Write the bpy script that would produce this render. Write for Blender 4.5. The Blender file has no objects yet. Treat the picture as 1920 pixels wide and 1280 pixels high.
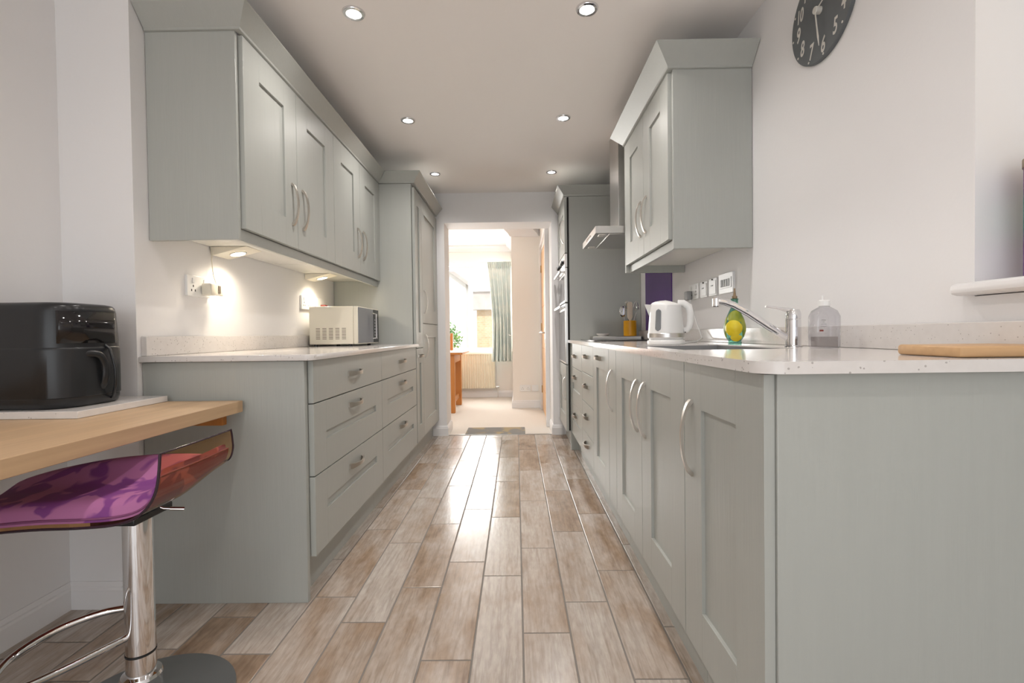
import bpy, bmesh, math, random
from mathutils import Vector, Matrix
R = math.radians
rnd = random.Random(7)
SC = bpy.context.scene
COL = SC.collection

# ------------------------------------------------------------------ camera
F_PX, PITCH, YAW, ROLL, CAM_H = 891.05, .0157, .009, .0125, .9587
def make_camera():
    c, s = math.cos(YAW), math.sin(YAW)
    r = Vector((c, s, 0)); fw = Vector((-s, c, 0)); z = Vector((0, 0, 1))
    c, s = math.cos(PITCH), math.sin(PITCH)
    d = c*fw - s*z; u = s*fw + c*z
    c, s = math.cos(ROLL), math.sin(ROLL)
    rr = c*r - s*u; uu = s*r + c*u
    cam = bpy.data.cameras.new('camera'); o = bpy.data.objects.new('camera', cam); COL.objects.link(o)
    cam.sensor_width = 36; cam.lens = F_PX/1920*36; cam.clip_start = .02; cam.clip_end = 200
    m = Matrix((rr, uu, -d)).transposed().to_4x4(); m.translation = Vector((0, 0, CAM_H))
    o.matrix_world = m
    SC.camera = o
make_camera()

# ------------------------------------------------------------------ world, daylight, exposure
SC.view_settings.view_transform = 'Standard'; SC.view_settings.look = 'None'
SC.view_settings.exposure = 0.08; SC.view_settings.gamma = 1.0
w = bpy.data.worlds.new('sky'); SC.world = w; w.use_nodes = True
bg = w.node_tree.nodes['Background']; bg.inputs[0].default_value = (.93, .97, 1, 1); bg.inputs[1].default_value = 1.7

def area(name, loc, rot, sx, sy, power, col=(1, 1, 1), spread=180):
    l = bpy.data.lights.new(name, 'AREA'); l.shape = 'RECTANGLE'; l.size = sx; l.size_y = sy; l.energy = power; l.color = col
    l.spread = R(spread)
    o = bpy.data.objects.new(name, l); COL.objects.link(o); o.location = loc; o.rotation_euler = rot
    return o
sun = bpy.data.lights.new('sun', 'SUN'); sun.energy = 3.5; sun.angle = R(2); sun.color = (1, .95, .88)
so = bpy.data.objects.new('sun', sun); COL.objects.link(so); so.rotation_euler = Vector((-.12, -.64, .77)).to_track_quat('Z', 'Y').to_euler()
# daylight at the worktop and dining windows; rear and dining side fill added
area('rear_fill', (-.3, -2.55, 1.15), (R(112), 0, 0), 2.4, 2.1, 13, (.92, .96, 1))  # added fill lamp behind the camera, tilted up towards the ceiling
area('daylight_side_window', (1.235, .2, 1.62), (R(90), 0, R(90)), 1.5, .95, .9, (.96, .98, 1))
area('daylight_dining_window', (-.75, 7.42, 1.36), (R(-90), 0, 0), 1.75, 1.25, 108, (1, .98, .95))
area('dining_side_fill', (-2.9, 5.9, 1.4), (R(90), 0, R(-90)), 1.6, 1.4, 12, (1, .97, .93))  # added fill lamp, there is no window on this side

# ------------------------------------------------------------------ materials
def mat(name, col, rough=.5, metal=0, spec=.5, bump=None, noise=None, coat=0, trans=0, ior=1.45, emit=None, alpha=1):
    m = bpy.data.materials.new(name); m.use_nodes = True; nt = m.node_tree; b = nt.nodes['Principled BSDF']
    b.inputs['Base Color'].default_value = (*col, 1); b.inputs['Roughness'].default_value = rough
    b.inputs['Metallic'].default_value = metal; b.inputs['Specular IOR Level'].default_value = spec
    b.inputs['Coat Weight'].default_value = coat; b.inputs['Transmission Weight'].default_value = trans; b.inputs['IOR'].default_value = ior
    if emit: b.inputs['Emission Color'].default_value = (*emit[0], 1); b.inputs['Emission Strength'].default_value = emit[1]
    tc = nt.nodes.new('ShaderNodeTexCoord'); mp = nt.nodes.new('ShaderNodeMapping'); nt.links.new(tc.outputs['Object'], mp.inputs[0])
    if noise:      # (scale xyz, amount, detail): colour variation of the material itself
        sc, amt, det = noise; mp.inputs['Scale'].default_value = sc
        n = nt.nodes.new('ShaderNodeTexNoise'); n.inputs['Scale'].default_value = 1; n.inputs['Detail'].default_value = det
        nt.links.new(mp.outputs[0], n.inputs[0])
        mx = nt.nodes.new('ShaderNodeMix'); mx.data_type = 'RGBA'
        mx.inputs[6].default_value = (*[c*(1-amt) for c in col], 1); mx.inputs[7].default_value = (*[min(1, c*(1+amt)) for c in col], 1)
        nt.links.new(n.outputs[0], mx.inputs[0]); nt.links.new(mx.outputs[2], b.inputs['Base Color'])
    if bump:       # (scale xyz, strength, distance)
        sc, st, di = bump; mp2 = nt.nodes.new('ShaderNodeMapping'); nt.links.new(tc.outputs['Object'], mp2.inputs[0]); mp2.inputs['Scale'].default_value = sc
        n2 = nt.nodes.new('ShaderNodeTexNoise'); n2.inputs['Scale'].default_value = 1; n2.inputs['Detail'].default_value = 4
        nt.links.new(mp2.outputs[0], n2.inputs[0])
        bp = nt.nodes.new('ShaderNodeBump'); bp.inputs['Strength'].default_value = st; bp.inputs['Distance'].default_value = di
        nt.links.new(n2.outputs[0], bp.inputs['Height']); nt.links.new(bp.outputs[0], b.inputs['Normal'])
    return m

M = {}
M['wall'] = mat('painted_wall', (.80, .79, .79), .7, bump=((60, 60, 60), .08, .004))
M['ceil'] = mat('ceiling_paint', (.88, .845, .82), .8, bump=((40, 40, 40), .05, .004))
M['dwall'] = mat('dining_wall_paint', (.83, .79, .735), .8)
M['trim'] = mat('white_gloss_trim', (.80, .79, .79), .35)
M['paint'] = mat('sage_painted_wood', (.405, .418, .392), .38, bump=((160, 160, 9), .14, .003), noise=((70, 70, 4), .03, 3))
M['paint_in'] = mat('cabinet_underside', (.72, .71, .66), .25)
M['steel'] = mat('brushed_steel', (.62, .60, .58), .28, 1, bump=((8, 8, 400), .05, .001))
M['handle'] = mat('satin_nickel', (.54, .50, .45), .34, 1, noise=((30, 30, 30), .03, 2))
M['chrome'] = mat('chrome', (.80, .80, .81), .06, 1, noise=((5, 5, 5), .01, 1))
M['black'] = mat('gloss_black', (.014, .015, .017), .28, noise=((8, 8, 8), .1, 2))
M['blackglass'] = mat('black_glass', (.012, .011, .012), .06, noise=((8, 8, 8), .1, 2))
M['ovenglass'] = mat('oven_glass', (.20, .20, .21), .05, 0, .9, noise=((3, 3, 3), .05, 2))
M['white_plastic'] = mat('white_plastic', (.80, .80, .79), .3, noise=((9, 9, 9), .015, 2))
M['cream_plastic'] = mat('cream_plastic', (.72, .68, .58), .4, noise=((9, 9, 9), .02, 2))
M['grey_plastic'] = mat('grey_plastic', (.33, .33, .33), .4, noise=((9, 9, 9), .02, 2))
M['dark'] = mat('dark_gap', (.02, .018, .016), .8)
M['slot'] = mat('dark_slot', (.16, .13, .10), .7)
M['oak'] = mat('oak_worktop', (.50, .34, .20), .42, noise=((55, 2.2, 55), .22, 5), bump=((80, 3, 80), .08, .002))
M['pine'] = mat('orange_pine', (.52, .20, .045), .4, noise=((40, 40, 3), .2, 4))
M['oakdoor'] = mat('oak_veneer', (.66, .40, .20), .45, noise=((30, 30, 2), .10, 4))
M['board'] = mat('beech_board', (.54, .335, .17), .45, noise=((9, 60, 60), .18, 4))
M['spoonwood'] = mat('pale_spatula_wood', (.88, .76, .58), .5, noise=((30, 30, 4), .06, 3))
M['orange'] = mat('orange_glaze', (.88, .42, .012), .25, noise=((6, 6, 6), .08, 2))
M['purple'] = mat('purple_glass', (.12, .045, .25), .22, noise=((4, 4, 4), .1, 2))
M['slate'] = mat('slate_grey_clock', (.115, .125, .13), .5, noise=((25, 25, 25), .14, 4))
M['ivory'] = mat('ivory_paint', (.62, .60, .55), .5)
M['ivory_faint'] = mat('faded_ivory_paint', (.22, .23, .23), .5)
M['carpet'] = mat('cream_carpet', (.68, .63, .57), .95, spec=.1, bump=((220, 220, 220), .5, .006), noise=((90, 90, 90), .06, 3))
M['grout'] = mat('grout', (.20, .18, .16), .8, noise=((60, 60, 60), .1, 2))
M['radiator'] = mat('cream_radiator', (.80, .74, .58), .4, noise=((5, 5, 5), .02, 2))
M['upvc'] = mat('white_upvc', (.86, .86, .86), .3)
M['dish'] = mat('white_ceramic', (.84, .82, .78), .25, noise=((9, 9, 9), .02, 2))
M['cushion_pipe'] = mat('purple_piping', (.23, .07, .17), .7)
M['brass'] = mat('brass', (.5, .36, .2), .3, 1)
M['lid'] = mat('bronze_lid', (.30, .22, .14), .35, .6, noise=((9, 9, 9), .1, 2))
M['red'] = mat('dark_red_plastic', (.22, .05, .04), .4)
M['skin_green'] = mat('garden_leaf', (.10, .26, .05), .6, noise=((14, 14, 14), .4, 3))
M['patio'] = mat('pale_patio', (.60, .58, .54), .8, noise=((3, 3, 3), .1, 3))
M['render'] = mat('pale_render', (.80, .78, .74), .8, noise=((2, 2, 2), .04, 3))
M['roof'] = mat('pale_roof_tile', (.52, .47, .44), .8, noise=((8, 8, 8), .15, 3))
M['fence'] = mat('pale_fence', (.68, .62, .53), .8, noise=((2, 2, 9), .1, 3))
M['bulb'] = mat('lamp_glow', (1, 1, 1), .4, emit=((1, .95, .92), 9))
M['warmbulb'] = mat('warm_lamp_glow', (1, 1, 1), .4, emit=((1, .86, .62), 9))
M['terracotta'] = mat('terracotta', (.4, .2, .12), .7)

def quartz():
    m = mat('white_quartz', (.70, .67, .645), .1); nt = m.node_tree; b = nt.nodes['Principled BSDF']
    tc = nt.nodes['Texture Coordinate']
    v = nt.nodes.new('ShaderNodeTexVoronoi'); v.inputs['Scale'].default_value = 170; nt.links.new(tc.outputs['Object'], v.inputs[0])
    wn = nt.nodes.new('ShaderNodeTexNoise'); wn.inputs['Scale'].default_value = 45; nt.links.new(tc.outputs['Object'], wn.inputs[0])
    sep = nt.nodes.new('ShaderNodeSeparateColor'); nt.links.new(v.outputs['Color'], sep.inputs[0])
    lt = nt.nodes.new('ShaderNodeMath'); lt.operation = 'LESS_THAN'; lt.inputs[1].default_value = .075; nt.links.new(sep.outputs[0], lt.inputs[0])
    ld = nt.nodes.new('ShaderNodeMath'); ld.operation = 'LESS_THAN'; ld.inputs[1].default_value = .36; nt.links.new(v.outputs['Distance'], ld.inputs[0])
    mu = nt.nodes.new('ShaderNodeMath'); mu.operation = 'MULTIPLY'; nt.links.new(lt.outputs[0], mu.inputs[0]); nt.links.new(ld.outputs[0], mu.inputs[1])
    base = nt.nodes.new('ShaderNodeMix'); base.data_type = 'RGBA'; base.inputs[6].default_value = (.66, .63, .605, 1); base.inputs[7].default_value = (.74, .71, .69, 1)
    nt.links.new(wn.outputs[0], base.inputs[0])
    mx = nt.nodes.new('ShaderNodeMix'); mx.data_type = 'RGBA'; mx.inputs[7].default_value = (.44, .41, .39, 1)
    nt.links.new(mu.outputs[0], mx.inputs[0]); nt.links.new(base.outputs[2], mx.inputs[6]); nt.links.new(mx.outputs[2], b.inputs['Base Color'])
    return m
M['quartz'] = quartz()

def tilemat():
    m = mat('wood_effect_tile', (.4, .32, .25), .21); nt = m.node_tree; b = nt.nodes['Principled BSDF']; L = nt.links.new
    b.inputs['Specular IOR Level'].default_value = .9
    at = nt.nodes.new('ShaderNodeAttribute'); at.attribute_name = 'tile'
    tc = nt.nodes['Texture Coordinate']
    add = nt.nodes.new('ShaderNodeVectorMath'); add.operation = 'MULTIPLY_ADD'; add.inputs[1].default_value = (37, 53, 11)
    L(at.outputs['Color'], add.inputs[0]); L(tc.outputs['Object'], add.inputs[2])
    def noise(scale, det, dist=0, rough=.55):
        mp = nt.nodes.new('ShaderNodeMapping'); mp.inputs['Scale'].default_value = scale; L(add.outputs[0], mp.inputs[0])
        n = nt.nodes.new('ShaderNodeTexNoise'); n.inputs['Scale'].default_value = 1; n.inputs['Detail'].default_value = det
        n.inputs['Distortion'].default_value = dist; n.inputs['Roughness'].default_value = rough; L(mp.outputs[0], n.inputs[0]); return n
    grain = noise((70, 5, 1), 6, .6, .65); blotch = noise((9, 4, 1), 4, .3); mott = noise((80, 22, 1), 4)
    sep = nt.nodes.new('ShaderNodeSeparateColor'); L(at.outputs['Color'], sep.inputs[0])
    s1 = nt.nodes.new('ShaderNodeMath'); s1.operation = 'MULTIPLY_ADD'; s1.inputs[1].default_value = .45; L(sep.outputs[0], s1.inputs[0]); L(blotch.outputs[0], s1.inputs[2])
    cr = nt.nodes.new('ShaderNodeValToRGB'); e = cr.color_ramp.elements
    e[0].position = .28; e[0].color = (.19, .125, .08, 1); e[1].position = .98; e[1].color = (.50, .452, .41, 1)
    x = cr.color_ramp.elements.new(.52); x.color = (.33, .24, .17, 1)
    x = cr.color_ramp.elements.new(.72); x.color = (.43, .36, .305, 1)
    L(s1.outputs[0], cr.inputs[0])
    g2 = nt.nodes.new('ShaderNodeValToRGB'); g2.color_ramp.elements[0].position = .30; g2.color_ramp.elements[0].color = (.50, .44, .38, 1)
    g2.color_ramp.elements[1].position = .56; g2.color_ramp.elements[1].color = (1.04, 1.02, 1, 1); L(grain.outputs[0], g2.inputs[0])
    mx = nt.nodes.new('ShaderNodeMix'); mx.data_type = 'RGBA'; mx.blend_type = 'MULTIPLY'; mx.inputs[0].default_value = .55
    L(cr.outputs[0], mx.inputs[6]); L(g2.outputs[0], mx.inputs[7])
    g3 = nt.nodes.new('ShaderNodeValToRGB'); g3.color_ramp.elements[0].position = .3; g3.color_ramp.elements[0].color = (.87, .86, .85, 1)
    g3.color_ramp.elements[1].position = .7; g3.color_ramp.elements[1].color = (1.05, 1.05, 1.05, 1); L(mott.outputs[0], g3.inputs[0])
    m2 = nt.nodes.new('ShaderNodeMix'); m2.data_type = 'RGBA'; m2.blend_type = 'MULTIPLY'; m2.inputs[0].default_value = 1
    L(mx.outputs[2], m2.inputs[6]); L(g3.outputs[0], m2.inputs[7]); L(m2.outputs[2], b.inputs['Base Color'])
    bp = nt.nodes.new('ShaderNodeBump'); bp.inputs['Strength'].default_value = .12; bp.inputs['Distance'].default_value = .003
    L(mott.outputs[0], bp.inputs['Height']); L(bp.outputs[0], b.inputs['Normal'])
    return m
M['tile'] = tilemat()

def thin_glass(name, tint, gloss=.25, rough=.03):
    m = bpy.data.materials.new(name); m.use_nodes = True; nt = m.node_tree; nt.nodes.remove(nt.nodes['Principled BSDF'])
    t = nt.nodes.new('ShaderNodeBsdfTransparent'); t.inputs[0].default_value = (*tint, 1)
    tc = nt.nodes.new('ShaderNodeTexCoord'); n = nt.nodes.new('ShaderNodeTexNoise'); n.inputs['Scale'].default_value = 6; nt.links.new(tc.outputs['Object'], n.inputs[0])
    mxc = nt.nodes.new('ShaderNodeMix'); mxc.data_type = 'RGBA'; mxc.inputs[6].default_value = (*[c*.94 for c in tint], 1); mxc.inputs[7].default_value = (*[min(1, c*1.05) for c in tint], 1)
    nt.links.new(n.outputs[0], mxc.inputs[0]); nt.links.new(mxc.outputs[2], t.inputs[0])
    g = nt.nodes.new('ShaderNodeBsdfGlossy'); g.inputs['Roughness'].default_value = rough
    lw = nt.nodes.new('ShaderNodeLayerWeight'); lw.inputs[0].default_value = .5
    fr = nt.nodes.new('ShaderNodeMath'); fr.operation = 'POWER'; fr.inputs[1].default_value = 4; nt.links.new(lw.outputs['Facing'], fr.inputs[0])
    mu = nt.nodes.new('ShaderNodeMath'); mu.operation = 'MULTIPLY_ADD'; mu.inputs[1].default_value = .8; mu.inputs[2].default_value = gloss*.1; nt.links.new(fr.outputs[0], mu.inputs[0])
    mx = nt.nodes.new('ShaderNodeMixShader'); nt.links.new(mu.outputs[0], mx.inputs[0]); nt.links.new(t.outputs[0], mx.inputs[1]); nt.links.new(g.outputs[0], mx.inputs[2])
    nt.links.new(mx.outputs[0], nt.nodes['Material Output'].inputs[0]); return m
M['pane'] = thin_glass('window_glass', (.97, .98, .98))
M['acrylic'] = thin_glass('smoked_brown_acrylic', (.84, .52, .24), .6)
M['acrylic_edge'] = mat('dark_acrylic_edge', (.035, .018, .028), .12, noise=((9, 9, 9), .1, 2))
M['clearplastic'] = thin_glass('clear_plastic', (.86, .86, .88), .8, .06)
M['greenglass'] = thin_glass('green_glass', (.36, .62, .54), .6)
M['smokeglass'] = mat('water_window', (.20, .21, .22), .12, noise=((9, 9, 9), .1, 2))

def two_tone(name, c0, c1, scale, lo, hi, rough=.7, dist=1.5, stops=None):
    m = mat(name, c0, rough); nt = m.node_tree; b = nt.nodes['Principled BSDF']
    n = nt.nodes.new('ShaderNodeTexNoise'); n.inputs['Scale'].default_value = scale; n.inputs['Detail'].default_value = 2; n.inputs['Distortion'].default_value = dist
    nt.links.new(nt.nodes['Texture Coordinate'].outputs['Object'], n.inputs[0])
    cr = nt.nodes.new('ShaderNodeValToRGB'); e = cr.color_ramp.elements; e[0].position = lo; e[0].color = (*c0, 1); e[1].position = hi; e[1].color = (*c1, 1)
    nt.links.new(n.outputs[0], cr.inputs[0]); nt.links.new(cr.outputs[0], b.inputs['Base Color']); return m
M['cushion'] = two_tone('purple_damask', (.23, .06, .25), (.46, .17, .36), 11, .47, .51, .6, .6)
M['doormat'] = two_tone('patterned_mat', (.21, .20, .185), (.36, .28, .16), 6, .52, .60, .95, .6)
M['curtain'] = two_tone('pale_teal_curtain', (.60, .67, .64), (.70, .74, .69), 7, .4, .6, .85, .3)
M['lemon'] = two_tone('lemon_paint', (.72, .55, .02), (.80, .66, .04), 20, .4, .6, .3, .3)
M['lime'] = two_tone('olive_green_paint', (.12, .19, .02), (.30, .33, .03), 18, .4, .6, .3, .3)
M['tin'] = two_tone('purple_teal_tin', (.17, .05, .24), (.03, .20, .20), 7, .48, .55, .3, .6)

def brickmat():
    m = mat('buff_brick', (.5, .3, .2), .85); nt = m.node_tree; b = nt.nodes['Principled BSDF']
    mp = nt.nodes.new('ShaderNodeMapping'); mp.inputs['Rotation'].default_value = (R(90), 0, 0); nt.links.new(nt.nodes['Texture Coordinate'].outputs['Object'], mp.inputs[0])
    k = nt.nodes.new('ShaderNodeTexBrick'); k.inputs['Color1'].default_value = (.64, .46, .28, 1); k.inputs['Color2'].default_value = (.56, .39, .23, 1); k.inputs['Mortar'].default_value = (.55, .5, .42, 1)
    k.inputs['Scale'].default_value = 4.5; nt.links.new(mp.outputs[0], k.inputs[0]); nt.links.new(k.outputs[0], b.inputs['Base Color']); return m
M['brick'] = brickmat()

# ------------------------------------------------------------------ mesh helpers
class MB:
    def __init__(s): s.bm = bmesh.new()
    def box(s, x0, x1, y0, y1, z0, z1, bev=0, seg=2):
        vs = [s.bm.verts.new((x, y, z)) for x in sorted((x0, x1)) for y in sorted((y0, y1)) for z in sorted((z0, z1))]
        fs = [s.bm.faces.new([vs[i] for i in f]) for f in ((0, 1, 3, 2), (4, 6, 7, 5), (0, 4, 5, 1), (2, 3, 7, 6), (0, 2, 6, 4), (1, 5, 7, 3))]
        if bev: s._bev(fs, bev, seg)
        return s
    def _bev(s, fs, bev, seg):
        es = list({e for f in fs for e in f.edges})
        bmesh.ops.bevel(s.bm, geom=es, offset=bev, segments=seg, profile=.5, affect='EDGES', clamp_overlap=True)
    def prism(s, poly, axis, a0, a1, bev=0, seg=2):
        # poly: 2-D points in the two other axes (in x,y,z order)
        def P(p, a): l = list(p); l.insert(axis, a); return l
        A = [s.bm.verts.new(P(p, a0)) for p in poly]; B = [s.bm.verts.new(P(p, a1)) for p in poly]; n = len(poly); fs = []
        fs.append(s.bm.faces.new(A)); fs.append(s.bm.faces.new(B[::-1]))
        for i in range(n): fs.append(s.bm.faces.new((A[i], B[i], B[(i+1) % n], A[(i+1) % n])))
        bmesh.ops.recalc_face_normals(s.bm, faces=fs)
        if bev: s._bev(fs, bev, seg)
        return s
    def hexa(s, pts, bev=0):   # 8 points: 4 bottom loop, 4 top loop
        v = [s.bm.verts.new(p) for p in pts]
        fs = [s.bm.faces.new([v[i] for i in f]) for f in ((3, 2, 1, 0), (4, 5, 6, 7), (0, 1, 5, 4), (1, 2, 6, 5), (2, 3, 7, 6), (3, 0, 4, 7))]
        bmesh.ops.recalc_face_normals(s.bm, faces=fs)
        if bev: s._bev(fs, bev, 2)
        return s
    def grid(s, rows, closed_u=False, closed_v=False):
        V = [[s.bm.verts.new(p) for p in r] for r in rows]; nr = len(V); nc = len(V[0])
        for i in range(nr if closed_v else nr-1):
            for j in range(nc if closed_u else nc-1):
                try: s.bm.faces.new((V[i][j], V[i][(j+1) % nc], V[(i+1) % nr][(j+1) % nc], V[(i+1) % nr][j]))
                except ValueError: pass
        return V
    def tube(s, pts, r, n=10, closed=False, caps=True, flat=1.0):
        pts = [Vector(p) for p in pts]; m = len(pts); rs = r if isinstance(r, (list, tuple)) else [r]*m
        rows = []; prev = None
        for i, p in enumerate(pts):
            a = pts[(i-1) % m] if (closed or i > 0) else p; b = pts[(i+1) % m] if (closed or i < m-1) else p
            t = (b-a).normalized()
            if prev is None:
                h = Vector((0, 0, 1)) if abs(t.z) < .9 else Vector((1, 0, 0)); u = t.cross(h).normalized()
            else: u = (prev - t*prev.dot(t)).normalized()
            prev = u; v = t.cross(u)
            rows.append([p + rs[i]*(math.cos(2*math.pi*k/n)*u + flat*math.sin(2*math.pi*k/n)*v) for k in range(n)])
        V = s.grid(rows, closed_u=True, closed_v=closed)
        if caps and not closed: s.bm.faces.new(V[0][::-1]); s.bm.faces.new(V[-1])
        return s
    def lathe(s, prof, c=(0, 0, 0), n=32, axis='z', caps=True, sx=1, sy=1):
        def P(r, h, a):
            x, y = r*math.cos(a)*sx, r*math.sin(a)*sy
            q = (x, y, h) if axis == 'z' else ((h, x, y) if axis == 'x' else (x, h, y)); return (q[0]+c[0], q[1]+c[1], q[2]+c[2])
        V = s.grid([[P(r, h, 2*math.pi*k/n) for k in range(n)] for r, h in prof], closed_u=True)
        if caps:
            for row in (V[0], V[-1]):
                try: s.bm.faces.new(row)
                except ValueError: pass
        return s
    def build(s, name, m, parent=None, smooth=20, solid=0):
        bmesh.ops.remove_doubles(s.bm, verts=s.bm.verts, dist=1e-6)
        bmesh.ops.recalc_face_normals(s.bm, faces=s.bm.faces)
        me = bpy.data.meshes.new(name); s.bm.to_mesh(me); s.bm.free()
        if smooth:
            me.shade_smooth(); me.set_sharp_from_angle(angle=R(smooth))
        o = bpy.data.objects.new(name, me); COL.objects.link(o); me.materials.append(M[m] if isinstance(m, str) else m)
        if solid:
            md = o.modifiers.new('thickness', 'SOLIDIFY'); md.thickness = solid; md.offset = 0
        adopt(o, parent); return o
WL = {}
def adopt(o, parent):
    if parent is not None:
        o.parent = parent
        if not parent.get('_local'): o.location = -Vector(WL.get(parent.name, (0, 0, 0)))
    WL[o.name] = (0, 0, 0)
def tag(o, label, cat, group=None):
    o['label'] = label; o['category'] = cat
    if group: o['group'] = group
    return o
def thing(name, label, cat, loc=(0, 0, 0), group=None, local=False, rz=0):
    o = bpy.data.objects.new(name, None); o.empty_display_size = .05; COL.objects.link(o); o.location = loc; tag(o, label, cat, group); WL[o.name] = loc
    if local: o['_local'] = 1; o.rotation_euler = (0, 0, rz)
    return o
def build_local(mb, name, m, parent, **k):
    o = mb.build(name, m, None, **k); o.parent = parent; o['_local'] = 1; return o
def struct(o, kind='structure'): o['kind'] = kind; return o
def dup(o, loc, label, parent=None):
    def cp(x, par):
        c = x.copy(); COL.objects.link(c); c.parent = par
        for ch in x.children: cp(ch, c)
        return c
    r = cp(o, None); r.location = loc; r['label'] = label; return r
def smooth_path(p, k=6):
    p = [Vector(q) for q in p]; out = []
    for i in range(len(p)-1):
        a, b_, c, d = p[max(0, i-1)], p[i], p[i+1], p[min(len(p)-1, i+2)]
        for j in range(k):
            u = j/k; out.append(.5*((2*b_)+(c-a)*u+(2*a-5*b_+4*c-d)*u*u+(3*b_-a-3*c+d)*u**3))
    return out+[p[-1]]
def arc(cx, cy, r, a0, a1, n): return [(cx+r*math.cos(R(a0+(a1-a0)*i/n)), cy+r*math.sin(R(a0+(a1-a0)*i/n))) for i in range(n+1)]

# ------------------------------------------------------------------ key dimensions (metres; camera stands at x=0 y=0)
LW, RW = -1.345, 1.023          # kitchen side walls
DW = 4.506                      # wall with the opening
CZ = 2.295                      # ceiling
LF, RF = -.742, .4447           # door faces of the base runs
LU, RU = -.997, .667            # door faces of the wall cabinets
BT = .153                       # bottom of base doors
LT0, LT1 = .8735, .895          # left worktop
RT0, RT1 = .883, .905           # right worktop
YB = -2.6                       # back of the room

# ------------------------------------------------------------------ room shell
def make_floor():
    bm = bmesh.new(); lay = bm.loops.layers.float_color.new('tile')
    ph = {0: .302, -1: .06, -2: .177, -3: .582, -4: .365, 1: .477, 2: .096, 3: .33, -5: .52, -6: .21, -7: .40}
    W, L, g = .1525, .604, .0023
    for k in range(-12, 8):
        x0, x1 = .01+W*k+g, .01+W*(k+1)-g
        x1 = min(x1, RW+.02); x0 = max(x0, -1.64)
        if x1-x0 < .02: continue
        p = ph.get(k, rnd.random()*.6)
        for j in range(-6, 9):
            y0, y1 = p+L*j+g, p+L*(j+1)-g
            y0 = max(y0, YB); y1 = min(y1, DW+.02)
            if y1-y0 < .02: continue
            c = (rnd.random(), rnd.random(), rnd.random(), 1)
            b = .0018
            lo = [bm.verts.new(q) for q in ((x0, y0, -.004), (x1, y0, -.004), (x1, y1, -.004), (x0, y1, -.004))]
            hi = [bm.verts.new(q) for q in ((x0+b, y0+b, 0), (x1-b, y0+b, 0), (x1-b, y1-b, 0), (x0+b, y1-b, 0))]
            md = [bm.verts.new(q) for q in ((x0+.0004, y0+.0004, -.0008), (x1-.0004, y0+.0004, -.0008), (x1-.0004, y1-.0004, -.0008), (x0+.0004, y1-.0004, -.0008))]
            fs = [bm.faces.new(hi)]
            for i in range(4):
                fs.append(bm.faces.new((md[i], md[(i+1) % 4], hi[(i+1) % 4], hi[i]))); fs.append(bm.faces.new((lo[i], lo[(i+1) % 4], md[(i+1) % 4], md[i])))
            for f in fs:
                for l in f.loops: l[lay] = c
    me = bpy.data.meshes.new('floor'); bm.to_mesh(me); bm.free(); me.shade_flat()
    me.materials.append(M['tile']); o = bpy.data.objects.new('floor', me); COL.objects.link(o); struct(o)
    b = MB(); b.box(-1.66, RW+.1, YB, DW+.01, -.06, -.0016); struct(b.build('floor_grout', 'grout', o))
make_floor()
b = MB(); b.box(-1.75, 1.4, YB-.1, DW+.3, CZ, CZ+.1); struct(b.build('ceiling', 'ceil'))

T = .1
b = MB(); b.box(LW-.4, LW, 1.672, DW, 0, CZ)                         # side wall with its end face beside the bar
struct(b.build('wall_left', 'wall'))
b = MB(); b.box(-1.70, -1.605, YB, 1.672, 0, CZ); struct(b.build('wall_left_recess', 'wall'))
# right wall with a window recess nearer than y = 1.07
b = MB(); WY0, WY1, WZ0, WZ1 = -.55, 1.07, 1.03, 2.1
b.box(RW, RW+.25, WY1, DW+.3, 0, CZ); b.box(RW, RW+.25, WY0, WY1, 0, WZ0); b.box(RW, RW+.25, WY0, WY1, WZ1, CZ); b.box(RW, RW+.25, YB, WY0, 0, CZ)
struct(b.build('wall_right', 'wall'))
b = MB(); b.box(.985, RW+.2, WY0-.03, WY1+.026, WZ0+.002, WZ0+.03, .012, 3); struct(b.build('trim_1', 'trim'))     # window sill
def window(name, axis, p, a0, a1, z0, z1, mull, transoms, d=.06, fw=.055):
    """frame in the plane axis=p, spanning a0..a1 in the other horizontal axis"""
    o = struct(bpy.data.objects.new(name, None)); COL.objects.link(o); WL[name] = (0, 0, 0)
    f = MB()
    def bar(u0, u1, v0, v1):
        if axis == 0: f.box(p, p+d, u0, u1, v0, v1, .006)
        else: f.box(u0, u1, p, p+d, v0, v1, .006)
    bar(a0, a0+fw, z0+fw, z1-fw); bar(a1-fw, a1, z0+fw, z1-fw); bar(a0, a1, z0, z0+fw); bar(a0, a1, z1-fw, z1)
    for m in mull: bar(m-fw*.6, m+fw*.6, z0+fw, z1-fw)
    for (u0, u1, z) in transoms: bar(u0+fw*.6, u1-fw, z-fw*.5, z+fw*.5)
    struct(f.build('window_frame', 'upvc', o))
    g = MB(); q = p+d*.5
    if axis == 0: g.box(q, q+.004, a0, a1, z0, z1)
    else: g.box(a0, a1, q, q+.004, z0, z1)
    struct(g.build('window_pane', 'pane', o)); return o
window('window_1', 0, RW+.2, WY0, WY1, WZ0+.03, WZ1, [.3], [])
# unseen wall behind the camera, its opening added to let daylight in
b = MB(); b.box(-1.7, -1.55, YB-.1, YB, 0, CZ); b.box(.95, 1.3, YB-.1, YB, 0, CZ); b.box(-1.55, .95, YB-.1, YB, 2.2, CZ); struct(b.build('wall_rear', 'wall'))
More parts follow.
